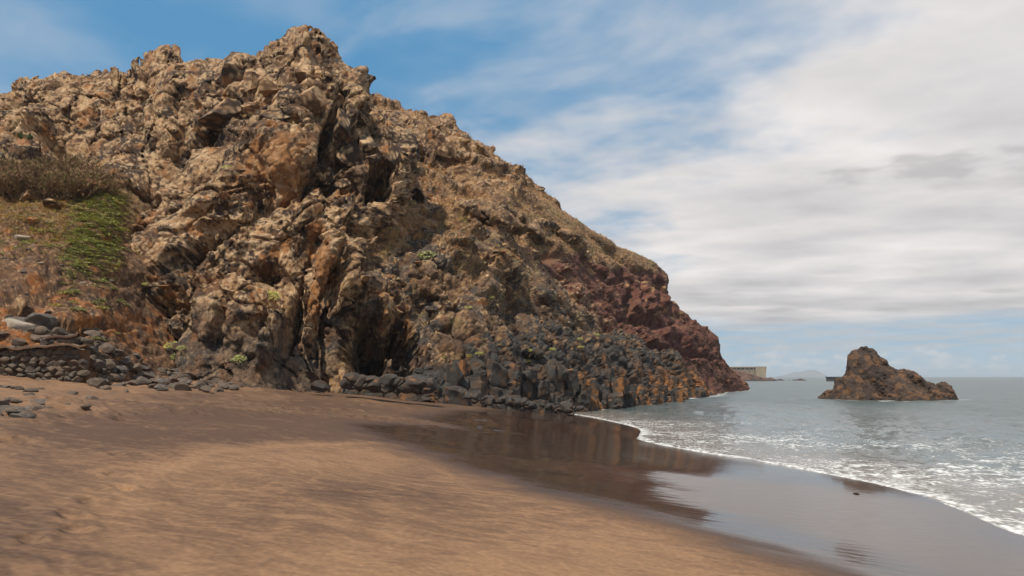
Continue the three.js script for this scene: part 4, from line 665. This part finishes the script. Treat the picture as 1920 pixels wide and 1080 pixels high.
// ---- rubble
{
  const r = rng(46);
  const stone = (p, w, h, geo, label, group, mat = M.stone) => { const dk = G.black.includes(geo), m = piece(geo, mat, dk ? 'black_boulder' : 'rock', scene, p, [w, h, w * (0.7 + 0.5 * r())], [0.5 * (r() - 0.5), r() * 6.3, 0.5 * (r() - 0.5)]); info(m, label, dk ? 'boulder' : 'rock', null, group); return m; };
  for (let i = 0; i < 56; i++) { const px = -60 + 260 * r(), py = 602 + 48 * r() + 0.13 * Math.max(0, px - 100), p = onSlope(px, py), w = 0.20 + 0.36 * r() * r() + 0.06; p.y += w * 0.15; stone(p, w, w * 0.6, pick(G.grey, r), 'grey rubble stone heaped above the dry stone wall', 'rubble above the stone wall'); }
  for (let i = 0; i < 130; i++) { const t = r(), px = 150 + 290 * t + 30 * (r() - 0.5), up = (1 - t) * 56 + 8, py = 704 + 24 * t - up * r() + 26 * r() * (1 - t * 0.6), s = onSlope(px, py), gq = ground(px, py), p = gq.z > s.z ? gq : s, w = 0.15 + 0.36 * r() * r() + 0.05; p.y += w * 0.2; stone(p, w, w * 0.6, pick(G.grey, r), 'grey rubble stone spilling from the wall end to the crag foot', 'rubble at the foot of the slope'); }
  for (let i = 0; i < 36; i++) { const px = -30 + 330 * r() * r() + 10, py = 718 + 62 * r() * (1 - 0.5 * px / 330) + 4, p = ground(px, py), w = 0.09 + 0.19 * r(); p.y -= w * 0.12; stone(p, w * 1.15, w * 0.5, pick(G.grey, r), 'flat grey stone half sunk in the dry upper beach', 'flat stones on the upper beach'); }
  for (const [px, py, w, h, geo, label] of [[30, 612, 0.75, 0.5, G.pale, 'large pale rounded boulder on the rubble above the wall'], [75, 606, 0.7, 0.55, G.grey[4], 'pointed grey boulder beside the pale boulder above the wall'], [110, 622, 0.5, 0.2, G.pale, 'flat cream slab lying at the right end of the wall rubble'], [30, 585, 0.5, 0.8, G.crust[3], 'upright brown rock standing at the orange clay bank']]) { const p = onSlope(px, py); p.y += h * 0.3; stone(p, w, h, geo, label); }
  { const p = onSlope(168, 363); p.y += 0.4; stone(p, 1.1, 0.55, G.lichen, 'boulder covered in bright orange lichen beside the green patch', null, M.block); }
  { const p = onSlope(52, 377); p.y += 0.25; stone(p, 0.7, 0.5, G.crust[0], 'rounded pale boulder in front of the dry thicket'); }
  { const p = onSlope(100, 388); p.y += 0.2; stone(p, 0.9, 0.4, G.crust[2], 'dark brown boulder below the orange lichen boulder'); }
  { const p = onSlope(62, 420); p.y += 0.2; stone(p, 0.3, 0.3, G.lichen, 'small orange lichen stone on the grassy slope', null, M.block); }
  { const p = onSlope(38, 444); p.y += 0.1; stone(p, 0.5, 0.18, G.pale, 'flat cream stone on the grassy slope'); }
  { const p = ground(197, 708); p.y += 0.1; stone(p, 0.24, 0.2, G.redstone, 'rust red stone at the foot of the wall rubble'); }
  { const p = ground(600, 728); p.y += 0.1; stone(p, 0.5, 0.35, G.black[1], 'single dark boulder on sand at the cave mouth'); }
  { const p = ground(1605, 926); stone(p, 0.09, 0.035, G.black[2], 'small dark pebble alone on the wet sand'); }
  for (let i = 0; i < 85; i++) { const t = r(), px = 880 + 200 * t + 20 * (r() - 0.5), py = 749 + 24 * t - 9 * r() + 9 * r() * r(), p = ground(px, py), w = 0.10 + 0.55 * r() * r() * r() + 0.06; p.y += w * 0.2; stone(p, w, w * 0.7, pick(G.black, r), 'wet black boulder at the foot of the basalt terrace', 'black boulders below the terrace', M.wet); }
  for (let i = 0; i < 34; i++) { const px = 655 + 150 * r(), py = 712 + 14 * r() + 0.06 * (px - 655), p = ground(px, py + 6); p.y += 0.25; const w = 0.35 + 0.4 * r(); stone(p, w, w * 0.7, pick(G.black, r), 'black boulder on the low rock sill below the sea cave', 'black boulders below the cave'); }
  for (let i = 0; i < 55; i++) { const px = 5 + 225 * r(), py = 440 + 160 * r(), p = onSlope(px, py), w = 0.06 + 0.12 * r() * r(); stone(p, w * 1.2, w * 0.7, r() < 0.4 ? G.pale : pick(G.grey, r), 'small loose stone on the bare earth slope', 'loose stones on the slope'); }
  const log = new THREE.TubeGeometry(new THREE.CatmullRomCurve3([[0, 0, 0], [0.5, 0.08, 0.05], [1.0, 0.05, 0], [1.5, 0.16, 0.05]].map(vec)), 20, 0.09, 7); log.setAttribute('color', new THREE.BufferAttribute(new Float32Array(log.attributes.position.count * 3).map((_, i) => [0.11, 0.055, 0.035][i % 3]), 3));
  const lg = add(new THREE.Mesh(log, M.soil), 'driftwood_log'); lg.position.copy(onSlope(92, 648)).add(new THREE.Vector3(0, 0.18, 0.2)); info(lg, 'weathered dark brown log lying on top of the wall end', 'log');
}
console.log('stones done');

// ------------------------------------------------------------------ plants
function bladeGeo(list) { // list of [base, tip, width, droop, colour]: a folded leaf of two strips
  const pos = [], col = [], up = new THREE.Vector3(0, 1, 0), s = new THREE.Vector3();
  for (const [a, b, w, droop, c] of list) {
    const d = b.clone().sub(a); s.crossVectors(d, up); if (s.lengthSq() < 1e-8) s.set(1, 0, 0); s.normalize().multiplyScalar(w / 2);
    const m = a.clone().lerp(b, 0.5); m.y += droop; const l = m.clone().add(s), r = m.clone().sub(s); m.y -= w * 0.18;
    for (const t of [[a, l, m], [a, m, r], [l, b, m], [m, b, r]]) for (const p of t) { pos.push(p.x, p.y, p.z); col.push(...c); }
  }
  const g = new THREE.BufferGeometry(); g.setAttribute('position', new THREE.Float32BufferAttribute(pos, 3)); g.setAttribute('color', new THREE.Float32BufferAttribute(col, 3)); g.computeVertexNormals(); return g;
}
const leafMat = new THREE.MeshPhysicalMaterial({ vertexColors: true, roughness: 0.75, side: THREE.DoubleSide, transmission: 0.25, thickness: 0 });
const dryMat = new THREE.MeshStandardMaterial({ vertexColors: true, roughness: 1, side: THREE.DoubleSide });
function bushy(seed, n, yellow) { const r = rng(seed), L = []; for (let i = 0; i < n; i++) { const a = r() * 6.283, e = Math.sqrt(r()), y = 0.15 + 0.5 * (1 - e * e) * r() + 0.12 * r(), c = new THREE.Vector3(Math.cos(a) * e * 0.85, y, Math.sin(a) * e * 0.85), d = new THREE.Vector3(r() - 0.5, 0.35 * r(), r() - 0.5).multiplyScalar(0.5), k = 0.7 + 0.6 * r(); L.push([c, c.clone().add(d), 0.13 + 0.1 * r(), 0.04, r() < yellow ? [0.40 * k, 0.36 * k, 0.04] : [0.24 * k, 0.265 * k, 0.075 * k]]); } return bladeGeo(L); }
function rosette(seed, n, w, c0, upk) { const r = rng(seed), L = []; for (let i = 0; i < n; i++) { const a = i * 2.4 + r(), e = 0.25 + upk * r(), k = 0.7 + 0.6 * r(); L.push([new THREE.Vector3(0, 0.02, 0), new THREE.Vector3(Math.cos(a) * Math.cos(e), Math.sin(e), Math.sin(a) * Math.cos(e)).multiplyScalar(0.8 + 0.3 * r()), w, 0.06, c0.map((q) => q * k)]); } return bladeGeo(L); }
{
  const r = rng(47), kinds = [bushy(1, 130, 0.05), bushy(2, 110, 0.45), bushy(3, 140, 0.2)];
  const plant = (p, s, g, label, group) => { const m = piece(g, leafMat, 'green_plant', scene, p, [s, s * 0.8, s], [0, r() * 6.3, 0]); info(m, label, 'plant', null, group); };
  for (const [px, py, s] of [[85, 432, 0.55], [65, 428, 0.5], [105, 445, 0.4], [122, 516, 0.35], [118, 532, 0.3], [140, 550, 0.5], [120, 552, 0.45], [105, 575, 0.4], [138, 570, 0.35], [144, 592, 0.5], [180, 574, 0.4], [188, 586, 0.45], [190, 530, 0.45], [205, 540, 0.4], [222, 570, 0.45], [235, 575, 0.35], [178, 637, 0.35], [192, 640, 0.25], [215, 628, 0.25], [190, 480, 0.4], [208, 505, 0.35], [130, 470, 0.4], [90, 470, 0.35], [155, 500, 0.35], [190, 565, 0.35], [215, 545, 0.3], [30, 470, 0.3], [150, 465, 0.5], [60, 455, 0.35]]) plant(onSlope(px, py), s, pick(kinds, r), 'low green leafy plant growing on the earth slope', 'green plants on the slope');
  const cp = (px, py) => { const n = crag.on(px, py); return crag.P(n).addScaledVector(crag.Nn(n), 0.15); };
  for (const [px, py, s, k, label] of [[500, 545, 0.75, 1, 'bright yellow green clump growing under the small cave on the crag'], [467, 690, 0.5, 2, 'green yellow plant at the foot of the crag'], [268, 627, 0.5, 0, 'trailing green plant on grey rock beside the earth slope'], [337, 660, 0.5, 1, 'yellowish plant low on the grey crag foot'], [342, 680, 0.5, 2, 'bushy green plant just above the rubble spill'], [366, 668, 0.35, 2, 'small green plant beside a brown block on the crag foot'], [272, 535, 0.25, 1, 'tiny yellow green plant on the dark slanting rock'], [442, 348, 0.4, 1, 'small yellow green tuft high on the crag face']]) { const p = cp(px, py); const m = piece(kinds[k], leafMat, 'green_plant', scene, p, [s, s * 0.9, s], [0.5, r() * 6, 0]); info(m, label, 'plant'); }
  const hp = (px, py) => { const n = hillSheet.on(px, py); return hillSheet.P(n).addScaledVector(hillSheet.Nn(n), 0.1); };
  { const m = piece(bushy(9, 160, 0.1), leafMat, 'green_plant', scene, hp(800, 484), [1.1, 0.8, 1.1], [0.4, 0, 0]); info(m, 'grey green shrub in the middle of the hillside above the sea cave', 'plant'); }
  for (const [px, py] of [[1080, 640], [1083, 655], [1110, 636], [895, 655], [905, 660], [1005, 650], [1040, 655], [1008, 668], [820, 640], [920, 560], [870, 590]]) { const n = basaltSheet.on(px, py), p = py > 600 ? basaltSheet.P(n).addScaledVector(basaltSheet.Nn(n), 0.25) : hp(px, py); const m = piece(kinds[1], leafMat, 'green_plant', scene, p, [0.35, 0.3, 0.35], [0.3, r() * 6, 0]); info(m, 'small lime green plant rooted in the dark rock above the waterline', 'plant', null, 'lime green plants on the dark rock'); }
  // ground cover
  const cover = new THREE.InstancedMesh(bushy(20, 30, 0.3), leafMat, 4200), o = new THREE.Object3D(); let k = 0;
  for (let i = 0; i < 90000 && k < 2600; i++) { const n = Math.floor(r() * slopeSheet.N), px = slopeSheet.pxy[n * 2], py = slopeSheet.pxy[n * 2 + 1]; const dens = sst(70, 25, Math.abs(px - (185 - 0.12 * (py - 380)))) * sst(352, 368, py) * (1 - sst(450, 560, py)) + 0.25 * sst(200, 60, Math.abs(px - 100)) * sst(400, 420, py) * (1 - sst(470, 500, py)) * sst(0, 0.3, n2(px * 0.03, py * 0.04)); if (r() > dens * sst(-0.1, 0.5, n2(px * 0.07, py * 0.11) + 0.5 * n2(px * 0.2, py * 0.3))) continue; o.position.copy(slopeSheet.P(n)); const s = 0.2 + 0.2 * r(); o.scale.set(s, s * 0.7, s); o.rotation.set(0, r() * 6.3, 0); o.updateMatrix(); cover.setMatrixAt(k++, o.matrix); }
  cover.count = k; add(cover, 'ground_cover'); info(cover, 'creeping green ground cover on the slope beside the crag', 'ground cover', 'stuff');
  // dry grass on ledges and on the hill
  const tuft = (() => { const q = rng(8), L = []; for (let i = 0; i < 11; i++) { const a = q() * 6.3, t = new THREE.Vector3(Math.cos(a) * (0.3 + 0.5 * q()), 0.5 + 0.5 * q(), Math.sin(a) * (0.3 + 0.5 * q())), kk = 0.75 + 0.5 * q(); L.push([new THREE.Vector3(0.15 * (q() - 0.5), 0, 0.15 * (q() - 0.5)), t, 0.07, 0.05, [0.60 * kk, 0.37 * kk, 0.18 * kk]]); } return bladeGeo(L); })();
  const grass = new THREE.InstancedMesh(tuft, dryMat, 15000); k = 0; const cA = new THREE.Color();
  for (let i = 0; i < 160000 && k < 14000; i++) { const n = Math.floor(r() * hillSheet.N), px = hillSheet.pxy[n * 2], py = hillSheet.pxy[n * 2 + 1]; if (px < 640 || py < 150) continue; const p = hillSheet.P(n), g = grassy(px, py, p.x, p.y, p.z) * (1 - redness(px, py)) + 0.12 * sst(0.1, 0.4, n2(px * 0.03, py * 0.05)) * (py < 640 ? 1 : 0); if (r() > g) continue; o.position.copy(p); const s = 0.16 + 0.26 * r() * r() + (py < 380 ? 0.08 : 0); o.scale.set(s * 1.2, s, s * 1.2); o.rotation.set(0, r() * 6.3, 0); o.updateMatrix(); grass.setMatrixAt(k, o.matrix); const gr = sst(0.1, 0.5, n2(px * 0.02 + 9, py * 0.03)) * (py > 380 ? 0.6 : 0.15), f = 0.8 + 0.4 * r(); cA.setRGB(f * (1 - 0.5 * gr), f * (1 - 0.15 * gr), f * (1 - 0.3 * gr)); grass.setColorAt(k++, cA); }
  grass.count = k; add(grass, 'dry_grass'); info(grass, 'dry straw coloured grass tufts covering the hillside ledges', 'grass', 'stuff');
  // lawn of short dry grass at the top of the earth slope
  const lawn = new THREE.InstancedMesh(tuft, dryMat, 5000); k = 0;
  for (let i = 0; i < 60000 && k < 4200; i++) { const n = Math.floor(r() * slopeSheet.N), px = slopeSheet.pxy[n * 2], py = slopeSheet.pxy[n * 2 + 1]; if (r() > sst(352, 366, py) * (1 - sst(425, 470, py)) * (px < 130 ? 1 : 0.3)) continue; o.position.copy(slopeSheet.P(n)); const s = 0.10 + 0.12 * r(); o.scale.set(s * 1.3, s, s * 1.3); o.rotation.set(0, r() * 6.3, 0); o.updateMatrix(); lawn.setMatrixAt(k, o.matrix); cA.setRGB(0.62 + 0.2 * r(), 0.68 + 0.2 * r(), 0.5); lawn.setColorAt(k++, cA); }
  lawn.count = k; add(lawn, 'short_grass'); info(lawn, 'short olive grass on the upper earth slope below the dry thicket', 'grass', 'stuff');
  // dry thicket
  const shrubGeo = (seed) => { const q = rng(seed), stems = [], twigs = []; const up = new THREE.Vector3(0, 1, 0);
    const stick = (a, b, w, c, out) => { const d = b.clone().sub(a), s = new THREE.Vector3().crossVectors(d, new THREE.Vector3(0.3, 0.2, 1)).normalize().multiplyScalar(w), t = new THREE.Vector3().crossVectors(d, s).normalize().multiplyScalar(w); const A = [s, s.clone().multiplyScalar(-0.5).add(t), s.clone().multiplyScalar(-0.5).sub(t)]; for (let i = 0; i < 3; i++) { const p = A[i], n = A[(i + 1) % 3], pts = [a.clone().add(p), a.clone().add(n), b]; for (const v of pts) out.push(v.x, v.y, v.z, ...c); } };
    for (let i = 0; i < 26; i++) { const a = q() * 6.3, sp = 0.2 + 0.75 * q(), b0 = new THREE.Vector3(0.3 * (q() - 0.5), 0, 0.3 * (q() - 0.5)), tip = new THREE.Vector3(Math.cos(a) * sp, 0.75 + 0.35 * q(), Math.sin(a) * sp), k = 0.7 + 0.6 * q(); stick(b0, tip, 0.012, [0.15 * k, 0.095 * k, 0.055 * k], stems);
      for (let j = 0; j < 36; j++) { const t = 0.2 + 0.8 * q(), m = b0.clone().lerp(tip, t), e = m.clone().add(new THREE.Vector3(q() - 0.5, 0.15 + 0.6 * q(), q() - 0.5).multiplyScalar(0.34)), kk = 0.6 + 0.8 * q(), ol = q() < 0.25; stick(m, e, 0.012, ol ? [0.20 * kk, 0.17 * kk, 0.06 * kk] : [0.20 * kk, 0.115 * kk, 0.062 * kk], twigs); } }
    const mk = (d) => { const n = d.length / 6, p = new Float32Array(n * 3), c = new Float32Array(n * 3); for (let i = 0; i < n; i++) for (let j = 0; j < 3; j++) { p[i * 3 + j] = d[i * 6 + j]; c[i * 3 + j] = d[i * 6 + 3 + j]; } const g = new THREE.BufferGeometry(); g.setAttribute('position', new THREE.BufferAttribute(p, 3)); g.setAttribute('color', new THREE.BufferAttribute(c, 3)); g.computeVertexNormals(); return g; };
    return [mk(stems), mk(twigs)]; };
  const shrubs = [shrubGeo(1), shrubGeo(2), shrubGeo(3)];
  for (let i = 0; i < 30; i++) { const row = i % 3, px = -70 + (i / 30) * 285 + 12 * (r() - 0.5), py = [352, 362, 374][row] + 6 * (r() - 0.5) + (px > 150 ? -6 : 0), g = new THREE.Group(), [a, b] = shrubs[i % 3], s = (1.7 + 0.8 * r()) * (1 - 0.45 * sst(140, 215, px)); add(g, 'dry_shrub'); add(new THREE.Mesh(a, dryMat), 'stems', g); add(new THREE.Mesh(b, dryMat), 'twigs', g); g.position.copy(onSlope(px, py)); g.position.y -= 0.1; g.scale.set(s * 1.1, s * 0.85, s * 1.1); g.rotation.y = r() * 6.3; info(g, 'leafless brown shrub in the dry thicket below the crag', 'shrub', null, 'dry shrubs of the thicket'); }
  for (const [px, py, s, label] of [[55, 278, 1.0, 'dark green spiky bush on the rocks above the thicket'], [80, 281, 0.8, 'smaller dark green spiky bush beside the larger one above the thicket']]) { const n = crag.on(px, py), g = add(new THREE.Group(), 'green_bush'); for (let i = 0; i < 7; i++) { const m = add(new THREE.Mesh(rosette(60 + i, 46, 0.07, [0.06, 0.11, 0.03], 1.2), leafMat), 'leaf_rosette', g); m.position.set(0.9 * (r() - 0.5), 0.45 * r(), 0.6 * (r() - 0.5)); m.scale.setScalar(0.5); } g.position.copy(crag.P(n)).addScaledVector(crag.Nn(n), 0.6); g.scale.setScalar(s); info(g, label, 'bush'); }
  for (const [px, py, label] of [[2, 306, 'pale blue green agave rosette at the photo edge above the thicket'], [16, 308, 'pale blue green agave in the middle of the row above the thicket'], [30, 309, 'pale blue green agave nearest the dark green bush']]) { const n = crag.on(px, py), m = add(new THREE.Mesh(rosette(80 + px, 26, 0.16, [0.24, 0.29, 0.25], 1.1), leafMat), 'agave'); m.position.copy(crag.P(n)).addScaledVector(crag.Nn(n), 0.3); m.scale.setScalar(0.75); info(m, label, 'agave'); }
}
console.log('plants done');

// ------------------------------------------------------------------ the sea stack and the far things
const pyOf = (y, d) => { const t = (y - 3) / d; return 540 - FOC * (t * CP - SP) / (CP + t * SP); };
function ridge(profile, d0, d1, d2, NU, NV, disp, colour, foot = -1.5, opt = { lo: -1.6, hi: 2, dh: 0.22, band: 1.2, fine: FINE }) {
  return sheet(profile.map(([px, py, k = 0.5]) => { const yc = at(px, py, d1)[1], f = pyOf(foot, d0), m1 = pyOf(lerp(foot, yc, 0.45), lerp(d0, d1, 0.30)), m2 = pyOf(lerp(foot, yc, 0.8), lerp(d0, d1, 0.68)); return { x: px, r: [[f, d0], [m1, lerp(d0, d1, 0.3)], [m2, lerp(d0, d1, 0.68)], [py, d1], [pyOf(lerp(foot, yc, 0.75), lerp(d1, d2, 0.4)), lerp(d1, d2, 0.4)], [pyOf(foot, d2), d2]] }; }), NU, NV, [1, 1, 1, 0.7, 0.7], disp, colour, opt);
}
{
  const st = ridge([[1528, 753], [1540, 745], [1552, 737], [1568, 735], [1576, 716], [1584, 702], [1592, 682], [1599, 662], [1612, 657], [1634, 655], [1650, 664], [1664, 676], [1680, 686], [1696, 693], [1712, 702], [1724, 711], [1736, 720], [1742, 721], [1754, 725], [1766, 722], [1778, 726], [1784, 742], [1792, 755]], 85.5, 90.5, 96, 240, 130,
    [(x, y, z) => broken(x, y + 0.6 * x, z, 3.6, 0.8, 0.9, 0.1, 0.7, 1, 1) + 0.15, (x, y, z) => { const h = -broken(x + 4, y + 0.7 * x, z, 1.4, 0.45, 1, 0) ; T2 = TONE2; return h; }, (x, y, z) => broken(x, y, z, 0.5, 0.16, 1, 0.02) + 0.12 * fbm3(x, y, z, 4)],
    (o, x, y, z, px, py) => { o[0] = 0.058; o[1] = 0.035; o[2] = 0.027; mix3(o, [0.105, 0.066, 0.046], sst(-0.1, 0.4, fbm3(x * 0.5, y * 0.5, z * 0.5, 4) + 0.3 * (T2 - 0.5) + 0.25 * sst(1650, 1720, px))); mix3(o, C.dark, sst(0.1, 0.4, fbm3(x * 0.8 + 9, y * 0.8, z * 0.8, 3))); mix3(o, [0.25, 0.12, 0.05], sst(0.1, 0.35, fbm3(x * 0.6 + 30, y * 0.6, z * 0.6, 3) + 0.2 * sst(725, 745, py)) * 0.6); mix3(o, [0.035, 0.03, 0.026], sst(0.7, 0.2, y + 0.35 * n3(x, y, z)) * 0.7); const k = 0.9 + 0.3 * fbm3(x * 4, y * 4, z * 4, 2); o[0] *= k; o[1] *= k; o[2] *= k; });
  const m = add(new THREE.Mesh(st.g, M.cliff), 'sea_stack'); info(m, 'pointed brown sea stack standing alone in the water', 'sea stack');
  const brown = (o, x, y, z) => { o[0] = 0.14; o[1] = 0.07; o[2] = 0.05; mix3(o, C.dark, sst(0, 0.4, fbm3(x * 0.15, y * 0.4, z * 0.15, 3))); mix3(o, [0.04, 0.034, 0.03], sst(1.2, 0.4, y)); };
  const lump = [(x, y, z) => broken(x, y, z, 7, 1.8, 0.9, 0.1) + broken(x, y, z, 2.6, 0.7, 0.9, 0.1) - 0.3];
  for (const [prof, d, name, label, cat] of [
    [[[1335, 690], [1360, 689], [1378, 693], [1395, 698], [1412, 703], [1428, 707], [1444, 709], [1456, 713]], 470, 'headland', 'low red brown rocky point running out below the harbour wall', 'headland'],
    [[[1452, 713], [1462, 709.5], [1470, 711.5], [1478, 713.6]], 520, 'islet', 'low dark reef closest to the harbour wall point', 'islet'],
    [[[1479, 713], [1488, 710.5], [1497, 708.6], [1505, 710], [1513, 713.6]], 520, 'islet', 'low dark reef furthest out from the harbour wall point', 'islet']]) { const s = ridge(prof, d - 14, d, d + 18, 90, 36, lump, brown); info(add(new THREE.Mesh(s.g, M.cliff), name), label, cat); }
  const box = (x0, x1, y0, y1, z0, z1, c, flare = 0) => { const g = new THREE.BoxGeometry(x1 - x0, y1 - y0, z1 - z0, 6, 4, 1), P = g.attributes.position; for (let i = 0; i < P.count; i++) { const t = P.getY(i) / (y1 - y0) + 0.5; if (P.getX(i) > 0) P.setX(i, P.getX(i) + flare * t * t); } g.translate((x0 + x1) / 2, (y0 + y1) / 2, (z0 + z1) / 2); const col = new Float32Array(P.count * 3); for (let i = 0; i < P.count; i++) { const k = 0.9 + 0.2 * n3(P.getX(i) * 0.3, P.getY(i) * 0.5, 3); col.set(c.map((q) => q * k), i * 3); } g.setAttribute('color', new THREE.BufferAttribute(col, 3)); g.computeVertexNormals(); return g; };
  const conc = rockMat({ bumpScale: 0.03 }), X = (px, d) => at(px, 700, d)[0];
  const hw = add(new THREE.Group(), 'harbour_wall'), d = 500; info(hw, 'pale concrete harbour wall with a flared end block behind the headland', 'harbour wall');
  add(new THREE.Mesh(box(X(1350, d), X(1416, d), 0, 9.4, -d - 6, -d, [0.30, 0.25, 0.19]), conc), 'long_wall', hw); add(new THREE.Mesh(box(X(1350, d), X(1416, d), 9.41, 10.1, -d - 7, -d + 0.8, [0.34, 0.29, 0.23]), conc), 'parapet', hw);
  add(new THREE.Mesh(box(X(1416.3, d), X(1433.5, d), 0, 10.2, -d - 8, -d + 2, [0.40, 0.33, 0.24], 1.2), conc), 'end_block', hw);
  for (let i = 0; i < 6; i++) add(new THREE.Mesh(box(X(1372 + i * 8, d), X(1373.2 + i * 8, d), 2, 9.3, -d + 0.02, -d + 0.7, [0.30, 0.25, 0.19]), conc), 'buttress', hw);
  const jt = add(new THREE.Group(), 'jetty'); info(jt, 'small dark concrete jetty end seen beside the sea stack', 'jetty'); add(new THREE.Mesh(box(X(1562, 430), X(1600, 430), -1, 2.4, -440, -430, [0.10, 0.08, 0.07]), conc), 'wall', jt); add(new THREE.Mesh(box(X(1561, 430), X(1600, 430), 2.41, 2.9, -441, -429.4, [0.13, 0.11, 0.09]), conc), 'cap', jt);
  const isl = ridge([[1455, 706.6], [1476, 702.5], [1488, 699], [1500, 697.5], [1512, 694.5], [1524, 693.8], [1534, 697], [1543, 701], [1552, 706.6]], 8600, 9000, 9500, 60, 20, [(x, y, z) => 16 * fbm3(x * 0.006, y * 0.006, z * 0.006, 4)], (o) => { o[0] = 0.16; o[1] = 0.125; o[2] = 0.085; }, -5);
  info(add(new THREE.Mesh(isl.g, rockMat({ map: null, bumpMap: null })), 'island'), 'faint hilly island in the haze on the horizon', 'island', 'structure');
}
scene.fog = new THREE.FogExp2(new THREE.Color(0.75, 0.85, 0.95), 0.00014);

renderer.render(scene, camera);
